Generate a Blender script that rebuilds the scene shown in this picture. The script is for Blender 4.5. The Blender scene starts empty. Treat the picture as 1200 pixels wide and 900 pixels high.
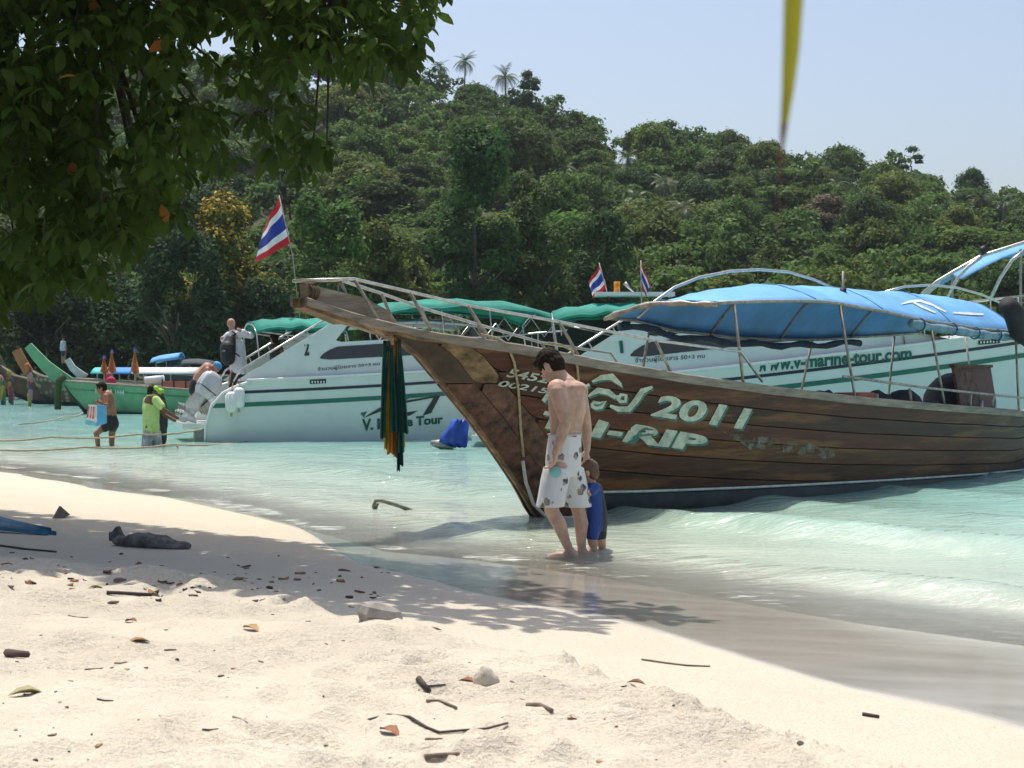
import bpy, bmesh, math, random
import numpy as np
from mathutils import Vector, Matrix
from mathutils.bvhtree import BVHTree
R = math.radians
sc = bpy.context.scene
C = sc.collection

# ---------------------------------------------------------------- camera, sky, sun, exposure
F = 1800.0; HZ = 440.0; CH = 1.5            # focal length in px of a 1200 px wide picture, horizon row, camera height above the water
cam_d = bpy.data.cameras.new('camera'); cam = bpy.data.objects.new('camera', cam_d); C.objects.link(cam)
cam.location = (0, 0, CH); cam.rotation_euler = (R(90), 0, 0)
cam_d.sensor_width = 36; cam_d.lens = 36 * F / 1200
cam_d.shift_y = (HZ - 450) / 1200
cam_d.clip_start = 0.05; cam_d.clip_end = 3000
cam_d.dof.use_dof = True; cam_d.dof.focus_distance = 17; cam_d.dof.aperture_fstop = 11
sc.camera = cam
SUN_EL, SUN_AZ = 71.0, -24.0                # azimuth measured from +Y towards +X
sd = Vector((math.sin(R(SUN_AZ)) * math.cos(R(SUN_EL)), math.cos(R(SUN_AZ)) * math.cos(R(SUN_EL)), math.sin(R(SUN_EL))))
w = bpy.data.worlds.new('World'); sc.world = w; w.use_nodes = True
nt = w.node_tree
sky = nt.nodes.new('ShaderNodeTexSky'); sky.sky_type = 'NISHITA'; sky.sun_disc = False
sky.sun_elevation = R(SUN_EL); sky.sun_rotation = R(SUN_AZ)
sky.air_density = 1.0; sky.dust_density = 3.6; sky.ozone_density = 1.2; sky.altitude = 0
nt.links.new(sky.outputs[0], nt.nodes['Background'].inputs[0]); nt.nodes['Background'].inputs[1].default_value = 0.145
sl = bpy.data.lights.new('sun', 'SUN'); sl.energy = 4.0; sl.angle = R(0.5); sl.color = (1, 0.95, 0.86)
so = bpy.data.objects.new('sun', sl); C.objects.link(so); so.rotation_euler = sd.to_track_quat('Z', 'Y').to_euler()
so.location = (0, 0, 60)
sc.view_settings.view_transform = 'Standard'; sc.view_settings.look = 'None'
sc.view_settings.exposure = 0.22; sc.view_settings.gamma = 1; sc.view_settings.use_curve_mapping = False
sc.render.engine = 'CYCLES'
sc.cycles.use_denoising = True
try: sc.cycles.denoiser = 'OPENIMAGEDENOISE'
except Exception: pass
sc.cycles.max_bounces = 6; sc.cycles.diffuse_bounces = 3; sc.cycles.glossy_bounces = 3
sc.cycles.transmission_bounces = 3; sc.cycles.transparent_max_bounces = 6; sc.cycles.sample_clamp_indirect = 6
sc.cycles.caustics_reflective = False; sc.cycles.caustics_refractive = False

# ---------------------------------------------------------------- helpers
def P(px, py, Y):                           # a photo pixel at depth Y
    return Vector(((px - 600) / F * Y, Y, CH - (py - HZ) / F * Y))
def G(px, py, z=0.0):                       # a photo pixel on the level z
    return P(px, py, F * (CH - z) / (py - HZ))

_rt = np.random.RandomState(7).rand(16, 256, 256)
def vn(x, y, s=0):
    t = _rt[s % 16]
    xi = np.floor(x).astype(int); yi = np.floor(y).astype(int)
    fx = x - xi; fy = y - yi
    fx = fx * fx * (3 - 2 * fx); fy = fy * fy * (3 - 2 * fy)
    a = t[xi % 256, yi % 256]; b = t[(xi + 1) % 256, yi % 256]; c = t[xi % 256, (yi + 1) % 256]; d = t[(xi + 1) % 256, (yi + 1) % 256]
    return (a * (1 - fx) + b * fx) * (1 - fy) + (c * (1 - fx) + d * fx) * fy
def fbm(x, y, s=0, o=4):
    r = 0; a = 0.5
    for i in range(o):
        r = r + a * vn(x * 2 ** i + 17.3 * i, y * 2 ** i - 9.1 * i, s + i); a *= 0.5
    return r / (1 - 0.5 ** o)
def sstep(a, b, x):
    t = np.clip((x - a) / (b - a), 0, 1); return t * t * (3 - 2 * t)

def N(t, typ, **kw):
    n = t.nodes.new(typ)
    for k, v in kw.items():
        if k in n.inputs: n.inputs[k].default_value = v
        else: setattr(n, k, v)
    return n
def ramp(t, fac, stops):
    r = t.nodes.new('ShaderNodeValToRGB'); e = r.color_ramp.elements
    while len(e) < len(stops): e.new(0.5)
    for i, (p, c) in enumerate(stops):
        e[i].position = p; e[i].color = (c[0], c[1], c[2], 1) if isinstance(c, (tuple, list)) else (c, c, c, 1)
    t.links.new(fac, r.inputs[0]); return r.outputs[0]
def mixc(t, fac, a, b, mode='MIX'):
    m = t.nodes.new('ShaderNodeMix'); m.data_type = 'RGBA'; m.blend_type = mode
    for i, v in ((0, fac), (6, a), (7, b)):
        if hasattr(v, 'links'): t.links.new(v, m.inputs[i])
        else: m.inputs[i].default_value = v if i == 0 else (*v[:3], 1)
    return m.outputs[2]
def newmat(name):
    m = bpy.data.materials.new(name); m.use_nodes = True
    t = m.node_tree; return m, t, t.nodes['Principled BSDF']
_M = {}
def mat(name, col, rough=0.6, var=0.14, scale=6.0, metal=0.0, bump=0.0, stretch=(1, 1, 1), spec=0.5, transl=0.0, coat=0.0):
    if name in _M: return _M[name]
    m, t, b = newmat(name)
    tc = N(t, 'ShaderNodeTexCoord'); mp = N(t, 'ShaderNodeMapping'); mp.inputs['Scale'].default_value = stretch
    t.links.new(tc.outputs['Object'], mp.inputs[0])
    no = N(t, 'ShaderNodeTexNoise', Scale=scale, Detail=5.0, Roughness=0.65); t.links.new(mp.outputs[0], no.inputs['Vector'])
    lo = [c * (1 - var * 1.6) for c in col]; hi = [min(1, c * (1 + var)) for c in col]
    c = ramp(t, no.outputs[0], [(0.3, lo), (0.7, hi)])
    t.links.new(c, b.inputs['Base Color'])
    b.inputs['Roughness'].default_value = rough; b.inputs['Metallic'].default_value = metal
    b.inputs['Specular IOR Level'].default_value = spec; b.inputs['Coat Weight'].default_value = coat
    if bump:
        bp = N(t, 'ShaderNodeBump', Strength=bump, Distance=0.01); t.links.new(no.outputs[0], bp.inputs['Height']); t.links.new(bp.outputs[0], b.inputs['Normal'])
    if transl:
        tr = N(t, 'ShaderNodeBsdfTranslucent'); t.links.new(c, tr.inputs[0])
        mx = N(t, 'ShaderNodeMixShader'); mx.inputs[0].default_value = transl
        t.links.new(b.outputs[0], mx.inputs[1]); t.links.new(tr.outputs[0], mx.inputs[2]); t.links.new(mx.outputs[0], t.nodes['Material Output'].inputs[0])
    _M[name] = m; return m

def root_matrix(o):
    m = Matrix.Identity(4)
    while o is not None: m = o.matrix_basis @ m; o = o.parent
    return m
def tag(o, label, cat, group=None, kind=None):
    o['label'] = label
    if cat: o['category'] = cat
    if group: o['group'] = group
    if kind: o['kind'] = kind
    return o
def thing(name, label, cat, loc=(0, 0, 0), group=None, rz=0.0, ry=0.0):
    o = bpy.data.objects.new(name, None); C.objects.link(o); o.empty_display_size = 0.2
    o.location = loc; o.rotation_euler = (0, ry, rz)
    return tag(o, label, cat, group)
def mesh(name, vs, fs, m, parent=None, smooth=False, world=True, mats=None, fm=None):
    me = bpy.data.meshes.new(name)
    if parent is not None and world:
        im = root_matrix(parent).inverted(); vs = [im @ Vector(v) for v in vs]
    me.from_pydata([tuple(v) for v in vs], [], fs)
    for x in (mats or [m]): me.materials.append(x)
    if fm: me.polygons.foreach_set('material_index', fm)
    if smooth: me.polygons.foreach_set('use_smooth', [True] * len(me.polygons))
    me.update()
    o = bpy.data.objects.new(name, me); C.objects.link(o); o.parent = parent
    return o
class MB:
    def __init__(s): s.v = []; s.f = []
    def add(s, vs, fs):
        k = len(s.v); s.v += [Vector(v) for v in vs]; s.f += [[i + k for i in f] for f in fs]; return s
    def box(s, a, b, M=None):
        (x0, y0, z0), (x1, y1, z1) = a, b
        vs = [Vector((x, y, z)) for z in (z0, z1) for x, y in ((x0, y0), (x1, y0), (x1, y1), (x0, y1))]
        if M: vs = [M @ v for v in vs]
        return s.add(vs, [(3, 2, 1, 0), (4, 5, 6, 7), (0, 1, 5, 4), (1, 2, 6, 5), (2, 3, 7, 6), (3, 0, 4, 7)])
    def tube(s, pts, r, n=8, cap=True, flat=None):
        pts = [Vector(p) for p in pts]; rs = r if isinstance(r, (list, tuple)) else [r] * len(pts)
        t0 = (pts[1] - pts[0]).normalized()
        up = Vector((0, 0, 1)) if abs(t0.z) < 0.9 else Vector((1, 0, 0))
        a = t0.cross(up).normalized(); vs = []
        for i, p in enumerate(pts):
            tg = (pts[min(i + 1, len(pts) - 1)] - pts[max(i - 1, 0)])
            tg = tg.normalized() if tg.length > 1e-9 else t0
            a = (a - tg * a.dot(tg)); a = a.normalized() if a.length > 1e-6 else tg.orthogonal().normalized()
            b = tg.cross(a)
            for k in range(n):
                an = 2 * math.pi * k / n
                vs.append(p + a * (math.cos(an) * rs[i]) + b * (math.sin(an) * rs[i] * (flat or 1)))
        fs = [(i * n + k, i * n + (k + 1) % n, (i + 1) * n + (k + 1) % n, (i + 1) * n + k) for i in range(len(pts) - 1) for k in range(n)]
        if cap: fs += [tuple(range(n))[::-1], tuple((len(pts) - 1) * n + k for k in range(n))]
        return s.add(vs, fs)
    def ell(s, c, rad, M=None, nu=12, nv=8):
        c = Vector(c); vs = []; fs = []
        for j in range(nv + 1):
            th = math.pi * j / nv
            for i in range(nu):
                ph = 2 * math.pi * i / nu
                v = Vector((rad[0] * math.sin(th) * math.cos(ph), rad[1] * math.sin(th) * math.sin(ph), rad[2] * math.cos(th)))
                vs.append(c + (M @ v if M else v))
        for j in range(nv):
            for i in range(nu): fs.append((j * nu + i, (j + 1) * nu + i, (j + 1) * nu + (i + 1) % nu, j * nu + (i + 1) % nu))
        return s.add(vs, fs)
    def grid(s, rows):
        n = len(rows[0]); vs = [v for r in rows for v in r]
        return s.add(vs, [(j * n + i, j * n + i + 1, (j + 1) * n + i + 1, (j + 1) * n + i) for j in range(len(rows) - 1) for i in range(n - 1)])
    def slab(s, rows, th):                  # a grid given thickness along -z or a vector
        d = Vector((0, 0, -th)) if not isinstance(th, Vector) else th
        n = len(rows[0]); m = len(rows); k = len(s.v)
        s.grid(rows); s.add([v + d for r in rows for v in map(Vector, r)], [])
        o = k + n * m
        for j in range(m - 1):
            for i in range(n - 1): s.f.append([o + j * n + i, o + (j + 1) * n + i, o + (j + 1) * n + i + 1, o + j * n + i + 1])
        ring = [i for i in range(n)] + [j * n + n - 1 for j in range(1, m)] + [(m - 1) * n + i for i in range(n - 2, -1, -1)] + [j * n for j in range(m - 2, 0, -1)]
        for a, b in zip(ring, ring[1:] + ring[:1]): s.f.append([k + b, k + a, o + a, o + b])
        return s
    def prism(s, poly, d):                  # polygon (3D points) extruded along d
        n = len(poly); d = Vector(d)
        return s.add([Vector(p) for p in poly] + [Vector(p) + d for p in poly],
                     [tuple(range(n))[::-1], tuple(range(n, 2 * n))] + [(i, (i + 1) % n, n + (i + 1) % n, n + i) for i in range(n)])
    def build(s, name, m, parent=None, smooth=False, world=True):
        return mesh(name, s.v, s.f, m, parent, smooth, world)
def copy_tree(o, parent=None):
    c = o.copy(); C.objects.link(c); c.parent = parent
    for ch in list(o.children): copy_tree(ch, c)
    return c
def attr(o, name, arr):
    a = o.data.attributes.new(name, 'FLOAT', 'POINT'); a.data.foreach_set('value', np.asarray(arr, dtype=np.float32))
# ---------------------------------------------------------------- the setting: beach, sea, sea bed, hillside
SHPX = [(-900, 497), (-500, 512), (-200, 531), (0, 549), (100, 563), (200, 584), (300, 606), (380, 626), (450, 646), (560, 657), (700, 676), (850, 704), (1000, 730), (1200, 757), (1400, 795), (1700, 850)]
SH = np.array([[*G(x, y)[:2]] for x, y in SHPX])
SH = np.vstack([[-60, 75], SH, [6.5, 3.0], [8, -6]])
def shore_d(x, y):                          # signed distance to the waterline, positive on the beach
    best = np.full(x.shape, 1e9); sg = np.zeros(x.shape)
    for (x0, y0), (x1, y1) in zip(SH[:-1], SH[1:]):
        dx, dy = x1 - x0, y1 - y0; L = dx * dx + dy * dy
        t = np.clip(((x - x0) * dx + (y - y0) * dy) / L, 0, 1)
        ex = x - x0 - t * dx; ey = y - y0 - t * dy; d = np.hypot(ex, ey)
        cr = dx * (y - y0) - dy * (x - x0)
        m = d < best; best = np.where(m, d, best); sg = np.where(m, np.where(cr < 0, 1.0, -1.0), sg)
    return best * sg
RGPX = [(-300, 640), (0, 655), (150, 668), (300, 690), (420, 722), (560, 745), (640, 765), (730, 795), (850, 835), (1050, 890), (1300, 960)]
RG = np.array([[*G(x, y, 0.22)[:2]] for x, y in RGPX])
def rough_d(x, y):
    a = x / np.maximum(y, 0.3); ra = RG[:, 0] / RG[:, 1]
    return np.interp(a, ra, RG[:, 1]) - y    # positive nearer than the edge of the trodden sand
def beach_base(x, y):
    d = shore_d(x, y)
    h = np.where(d > 0, 0.062 * d, 0.075 * d)
    h = np.where(d > 0, np.minimum(h, 0.30 + 0.02 * d), np.maximum(h, -1.3))
    h = h + 0.10 * sstep(-0.1, 0.7, rough_d(x, y)) * (d > 0)
    return h, d
rs_ = np.random.RandomState(3)
PITS = [(rs_.uniform(-3.6, 2.2), rs_.uniform(3.6, 9.5), rs_.uniform(0.07, 0.17), rs_.uniform(0.014, 0.040), rs_.uniform(0, 3.14)) for _ in range(230)]
def beach_z(x, y, fine=True):
    h, d = beach_base(x, y)
    rg = sstep(0.0, 0.35, rough_d(x, y) + 0.5 * (fbm(x * 1.3, y * 1.3, 2, 3) - 0.5))
    if fine:
        h = h + rg * (0.075 * (fbm(x * 1.1, y * 1.0, 4, 4) - 0.5) + 0.046 * (fbm(x * 5, y * 4, 6, 5) - 0.5))
        p = np.zeros_like(h); sub_ = (np.abs(x + .7) < 3.9) & (np.abs(y - 6.5) < 3.9); X0, Y0, H0 = x, y, p; x, y = x[sub_], y[sub_]; p = np.zeros_like(x)
        for cx, cy, r, dp, an in PITS:
            m = (np.abs(x - cx) < 3 * r) & (np.abs(y - cy) < 3 * r)
            if not m.any(): continue
            ex = (x[m] - cx) * math.cos(an) + (y[m] - cy) * math.sin(an); ey = -(x[m] - cx) * math.sin(an) + (y[m] - cy) * math.cos(an)
            q = np.hypot(ex / (1.5 * r), ey / (0.8 * r))
            p[m] += dp * (-np.exp(-(q * 1.5) ** 2 * 1.3) + 0.55 * np.exp(-((q - 1.25) * 3.2) ** 2))
        H0[sub_] = p; x, y, p = X0, Y0, H0; h = h + rg * p
        cr = np.abs(fbm(x * 2.4, y * 3.0, 9, 3) - 0.5)          # broken crust ridges to the right
        crm = sstep(0.0, 0.3, rough_d(x, y)) * sstep(1.3, 0.6, rough_d(x, y)) * sstep(-0.6, 0.4, x)
        h = h + crm * 0.062 * (fbm(x * 8 + y * 3, y * 13, 13, 3) - 0.5) * sstep(.45, .6, fbm(x * 1.7, y * 2.3, 7, 2))
        h = h + crm * 0.034 * np.exp(-(cr / 0.020) ** 2)
    return h, d, rg
_gx = np.linspace(-14, 7, 526); _gy = np.linspace(0.5, 24, 588 + 1)
_gz = beach_z(*np.meshgrid(_gx, _gy, indexing='ij'))[0]
def bz(x, y):
    if not (-13.9 < x < 6.9 and 0.6 < y < 23.9): return float(beach_z(np.array([float(x)]), np.array([float(y)]))[0][0])
    fx = (x + 14) / .04; fy = (y - .5) / (23.5 / 588); i = int(fx); j = int(fy); fx -= i; fy -= j
    return float((_gz[i, j] * (1 - fx) + _gz[i + 1, j] * fx) * (1 - fy) + (_gz[i, j + 1] * (1 - fx) + _gz[i + 1, j + 1] * fx) * fy)

def fan_grid(Y0, Y1, ky, a0, a1, ka):
    ny = int(math.log(Y1 / Y0) / ky) + 1; na = int((a1 - a0) / ka) + 1
    Y = Y0 * np.exp(np.linspace(0, math.log(Y1 / Y0), ny)); A = np.linspace(a0, a1, na)
    yy, aa = np.meshgrid(Y, A, indexing='ij'); return aa * yy, yy
def grid_obj(name, x, y, z, m, keep=None, attrs={}):
    ny, na = x.shape
    idx = np.arange(ny * na).reshape(ny, na)
    q = np.stack([idx[:-1, :-1], idx[:-1, 1:], idx[1:, 1:], idx[1:, :-1]], -1).reshape(-1, 4)
    v = np.stack([x.ravel(), y.ravel(), z.ravel()], -1)
    at = {k: a.ravel() for k, a in attrs.items()}
    if keep is not None:
        kq = keep.ravel()[q].any(1); q = q[kq]
        used = np.unique(q); mp = np.full(len(v), -1); mp[used] = np.arange(len(used)); q = mp[q]; v = v[used]
        at = {k: a[used] for k, a in at.items()}
    me = bpy.data.meshes.new(name)
    me.vertices.add(len(v)); me.vertices.foreach_set('co', v.astype(np.float32).ravel())
    me.loops.add(q.size); me.loops.foreach_set('vertex_index', q.ravel().astype(np.int32))
    me.polygons.add(len(q)); me.polygons.foreach_set('loop_start', np.arange(0, q.size, 4, dtype=np.int32))
    me.polygons.foreach_set('use_smooth', np.ones(len(q), dtype=bool))
    me.materials.append(m); me.update(); me.validate()
    o = bpy.data.objects.new(name, me); C.objects.link(o)
    for k, a in at.items(): attr(o, k, a)
    o['kind'] = 'structure'
    return o

# sand material: dry, wet and trodden
m_sand, t, b = newmat('sand')
tc = N(t, 'ShaderNodeTexCoord')
n1 = N(t, 'ShaderNodeTexNoise', Scale=1.6, Detail=6.0, Roughness=0.6); t.links.new(tc.outputs['Object'], n1.inputs['Vector'])
n2 = N(t, 'ShaderNodeTexNoise', Scale=55.0, Detail=4.0, Roughness=0.7); t.links.new(tc.outputs['Object'], n2.inputs['Vector'])
n3 = N(t, 'ShaderNodeTexNoise', Scale=260.0, Detail=2.0); t.links.new(tc.outputs['Object'], n3.inputs['Vector'])
dry = ramp(t, n1.outputs[0], [(0.3, (0.585, 0.515, 0.405)), (0.7, (0.655, 0.595, 0.485))])
dry = mixc(t, 0.5, dry, ramp(t, n2.outputs[0], [(0.32, (0.46, 0.38, 0.275)), (0.5, (0.66, 0.60, 0.49))]), 'MIX')
dry = mixc(t, ramp(t, n3.outputs[0], [(0.28, 1.0), (0.36, 0.0)]), dry, (0.30, 0.23, 0.16))
aw = N(t, 'ShaderNodeAttribute', attribute_name='wet')
nw = N(t, 'ShaderNodeTexNoise', Scale=2.2, Detail=5.0); 
mpw = N(t, 'ShaderNodeMapping'); mpw.inputs['Scale'].default_value = (0.5, 1.6, 1); mpw.inputs['Rotation'].default_value = (0, 0, R(60))
t.links.new(tc.outputs['Object'], mpw.inputs[0]); t.links.new(mpw.outputs[0], nw.inputs['Vector'])
wetc = ramp(t, nw.outputs[0], [(0.3, (0.31, 0.285, 0.24)), (0.7, (0.43, 0.40, 0.35))])
col = mixc(t, aw.outputs['Fac'], dry, wetc)
t.links.new(col, b.inputs['Base Color'])
rr = N(t, 'ShaderNodeMapRange'); rr.inputs[3].default_value = 0.95; rr.inputs[4].default_value = 0.09
t.links.new(aw.outputs['Fac'], rr.inputs[0]); t.links.new(rr.outputs[0], b.inputs['Roughness'])
rs2 = N(t, 'ShaderNodeMapRange'); rs2.inputs[3].default_value = 0.1; rs2.inputs[4].default_value = 0.6
t.links.new(aw.outputs['Fac'], rs2.inputs[0]); t.links.new(rs2.outputs[0], b.inputs['Specular IOR Level'])
bs = N(t, 'ShaderNodeMapRange'); bs.inputs[3].default_value = 0.9; bs.inputs[4].default_value = 0.03
t.links.new(aw.outputs['Fac'], bs.inputs[0])
n4 = N(t, 'ShaderNodeTexNoise', Scale=17.0, Detail=5.0, Roughness=0.65); t.links.new(tc.outputs['Object'], n4.inputs['Vector'])
ar = N(t, 'ShaderNodeAttribute', attribute_name='rough')
b0 = N(t, 'ShaderNodeBump', Distance=0.05); t.links.new(ar.outputs['Fac'], b0.inputs['Strength']); t.links.new(n4.outputs[0], b0.inputs['Height'])
bp = N(t, 'ShaderNodeBump', Distance=0.02); t.links.new(bs.outputs[0], bp.inputs['Strength']); t.links.new(n2.outputs[0], bp.inputs['Height']); t.links.new(b0.outputs[0], bp.inputs['Normal'])
t.links.new(bp.outputs[0], b.inputs['Normal'])

x, y = fan_grid(2.2, 60, 0.0058, -0.62, 0.62, 0.0023)
z, d, rg = beach_z(x, y)
WETPX = [(-900, 510), (-300, 532), (0, 553), (130, 572), (250, 588), (300, 598), (345, 612), (420, 668), (560, 700), (700, 730), (800, 765), (900, 800), (1000, 826), (1200, 868), (1500, 940)]
WL = np.array([[*G(px_, py_, 0.06)[:2]] for px_, py_ in WETPX]); wa = WL[:, 0] / WL[:, 1]
wy = np.interp(x / y, wa, WL[:, 1])
wet = sstep(-0.022, 0.022, (y - wy) / y + 0.07 * (fbm(x * 0.9, y * 0.7, 11, 4) - 0.5))
grid_obj('beach', x, y, z, m_sand, keep=(d > -9), attrs={'wet': wet, 'rough': rg * (0.15 + 0.55 * sstep(.42, .6, fbm(x * 1.6, y * 1.6, 15, 3)))})

# sea bed and land out of view
m_bed = mat('sea_bed_sand', (0.4, 0.38, 0.3), 0.9)
ob = mesh('sea_bed', [(-900, -60, -1.4), (900, -60, -1.4), (900, 1500, -1.4), (-900, 1500, -1.4)], [(0, 1, 2, 3)], m_bed); ob['kind'] = 'structure'
rows = []
for yy in (-30, -10, -2, 1, 2.35):
    rows.append([(xx, yy, bz(xx, yy) if yy > 0 else 0.42) for xx in (-60, -30, -15, -8, -4, -2, 0, 2)])
ob = MB().grid(rows).build('back_beach', m_sand); ob['kind'] = 'structure'

# sea
m_sea, t, b = newmat('sea_water')
tc = N(t, 'ShaderNodeTexCoord')
ad = N(t, 'ShaderNodeAttribute', attribute_name='depth'); af = N(t, 'ShaderNodeAttribute', attribute_name='foam'); aw = N(t, 'ShaderNodeAttribute', attribute_name='off')
base = ramp(t, ad.outputs['Fac'], [(0.0, (0.58, 0.56, 0.46)), (0.08, (0.52, 0.55, 0.45)), (0.25, (0.38, 0.48, 0.39)), (0.6, (0.265, 0.46, 0.40)), (1.0, (0.21, 0.435, 0.395))])
mp = N(t, 'ShaderNodeMapping'); mp.inputs['Rotation'].default_value = (0, 0, R(58)); mp.inputs['Scale'].default_value = (0.55, 1.5, 1)
t.links.new(tc.outputs['Object'], mp.inputs[0])
nc = N(t, 'ShaderNodeTexNoise', Scale=0.9, Detail=6.0, Roughness=0.6); t.links.new(mp.outputs[0], nc.inputs['Vector'])
base = mixc(t, 1.0, base, ramp(t, nc.outputs[0], [(0.3, 0.78), (0.7, 1.0)]), 'MULTIPLY')
t.links.new(base, b.inputs['Base Color'])
b.inputs['Roughness'].default_value = 0.06; b.inputs['IOR'].default_value = 1.33
w1 = N(t, 'ShaderNodeTexNoise', Scale=3.2, Detail=5.0, Roughness=0.6); t.links.new(mp.outputs[0], w1.inputs['Vector'])
w2 = N(t, 'ShaderNodeTexNoise', Scale=14.0, Detail=3.0); t.links.new(mp.outputs[0], w2.inputs['Vector'])
b1 = N(t, 'ShaderNodeBump', Strength=0.7, Distance=0.12); t.links.new(w1.outputs[0], b1.inputs['Height'])
b2 = N(t, 'ShaderNodeBump', Strength=0.5, Distance=0.02); t.links.new(w2.outputs[0], b2.inputs['Height']); t.links.new(b1.outputs[0], b2.inputs['Normal'])
t.links.new(b2.outputs[0], b.inputs['Normal'])
fo = N(t, 'ShaderNodeBsdfDiffuse'); fo.inputs[0].default_value = (0.74, 0.74, 0.70, 1)
fn = N(t, 'ShaderNodeTexNoise', Scale=7.0, Detail=8.0, Roughness=0.78); t.links.new(mp.outputs[0], fn.inputs['Vector'])
ma = N(t, 'ShaderNodeMath', operation='ADD'); t.links.new(af.outputs['Fac'], ma.inputs[0]); t.links.new(fn.outputs[0], ma.inputs[1])
ff = ramp(t, ma.outputs[0], [(0.80, 0.0), (1.0, 0.85)])
ma.inputs[1].default_value = 0
mx = N(t, 'ShaderNodeMixShader'); t.links.new(ff, mx.inputs[0]); t.links.new(b.outputs[0], mx.inputs[1]); t.links.new(fo.outputs[0], mx.inputs[2])
gl = N(t, 'ShaderNodeBsdfGlossy'); gl.inputs['Roughness'].default_value = 0.06; t.links.new(b2.outputs[0], gl.inputs['Normal'])
trn = N(t, 'ShaderNodeBsdfTransparent'); trn.inputs[0].default_value = (0.93, 0.96, 0.93, 1)
fr = N(t, 'ShaderNodeFresnel', IOR=1.33); t.links.new(b2.outputs[0], fr.inputs['Normal'])
cl = N(t, 'ShaderNodeMixShader'); t.links.new(fr.outputs[0], cl.inputs[0]); t.links.new(trn.outputs[0], cl.inputs[1]); t.links.new(gl.outputs[0], cl.inputs[2])
al = ramp(t, ad.outputs['Fac'], [(0.0, 0.0), (0.11, 1.0)])
mxf = N(t, 'ShaderNodeMath', operation='MAXIMUM'); t.links.new(al, mxf.inputs[0]); t.links.new(ff, mxf.inputs[1])
m2 = N(t, 'ShaderNodeMixShader'); t.links.new(mxf.outputs[0], m2.inputs[0]); t.links.new(cl.outputs[0], m2.inputs[1]); t.links.new(mx.outputs[0], m2.inputs[2])
t.links.new(m2.outputs[0], t.nodes['Material Output'].inputs[0])

x, y = fan_grid(3.0, 420, 0.0085, -0.62, 0.75, 0.0030)
zb_, d, _ = beach_z(x, y, False)
D = -d
ph = D + 1.3 * (fbm(x * 0.35, y * 0.35, 5, 3) - 0.5)
swell = np.maximum(np.sin(2 * math.pi * (ph - 0.35) / 2.7), -0.4) ** 3
near = sstep(0.3, 2.2, D) * (1 - 0.75 * sstep(2.0, 7.0, D))
zw = (0.07 + 0.15 * sstep(0.8, 2.8, x)) * near * swell + 0.05 * sstep(0.3, 2, D) * (fbm(x * 0.9 + y * .3, y * 0.9, 8, 4) - 0.5) * np.minimum(1, 30 / y)
zw = zw + 0.012 * np.sin(D * 3.1 + 2 * fbm(x * .7, y * .7, 3, 2)) * near
depth = zw - zb_
fn_ = fbm(x * 1.1, y * 1.1, 12, 4)
foam = 0.40 * sstep(0.55, 0.05, np.abs(D - 0.18 - 0.5 * (fn_ - 0.5))) * sstep(0.36, 0.6, fn_)
foam = np.maximum(foam, 0.24 * sstep(0.45, 0.95, swell) * near * sstep(4.5, 1.0, D) * sstep(0.40, 0.62, fbm(x * .6, y * .6, 14, 3)))
wash = sstep(2.6, 0.6, D) * sstep(-0.1, 0.15, D) * (0.30 + 0.28 * (fbm(x * 1.7, y * 1.7, 1, 3) - 0.4))
foam = np.maximum(foam, wash * 0.80)
far_left = 0.6 * sstep(30, 42, y) * sstep(-0.2, -0.30, x / y) * 0.42 * sstep(0.4, 0.6, fbm(x * .5, y * .25, 10, 3)); foam = np.maximum(foam, far_left)
dn = np.clip(depth / 1.0, 0, 1)
grid_obj('sea', x, y, zw + 0.0, m_sea, keep=(depth > -0.03), attrs={'depth': dn, 'foam': foam, 'off': np.clip(D / 60, 0, 1)})
ob = mesh('open_sea', [(260, 60, -0.03), (900, 60, -0.03), (900, 1500, -0.03), (260, 420, -0.03)], [(0, 1, 2, 3)], mat('open_sea_water', (0.16, 0.4, 0.4), 0.1)); ob['kind'] = 'structure'

# hillside terrain
SKY_PX = [(-1200, 150), (-600, 110), (0, 92), (200, 80), (380, 78), (450, 85), (520, 108), (600, 122), (650, 130), (700, 160), (760, 158), (800, 165), (870, 190), (960, 196), (1060, 208), (1130, 228), (1200, 240), (1500, 290), (2000, 360), (2600, 400)]
RY = 235.0
def hill_z(x, y):
    px = 600 + F * x / y
    zr = CH + (HZ - np.interp(px, [p[0] for p in SKY_PX], [p[1] for p in SKY_PX])) / F * RY - 4.2
    t_ = np.clip((y - 112) / (RY - 112), 0, 1.0)
    return 0.6 + np.maximum(zr, 2) * (0.25 * t_ + 0.75 * t_ ** 1.15) + 3.0 * (fbm(x * 0.04, y * 0.04, 3, 3) - 0.5) * t_ + np.where(y < 112, (y - 112) * 0.12, 0)
def hz(x, y): return float(hill_z(np.array([float(x)]), np.array([float(y)]))[0])
x, y = fan_grid(100, 300, 0.018, -0.8, 0.9, 0.012)
m_hill = mat('forest_floor', (0.05, 0.06, 0.022), 0.95, 0.35, 0.4)
grid_obj('hillside', x, y, hill_z(x, y), m_hill)
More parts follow.
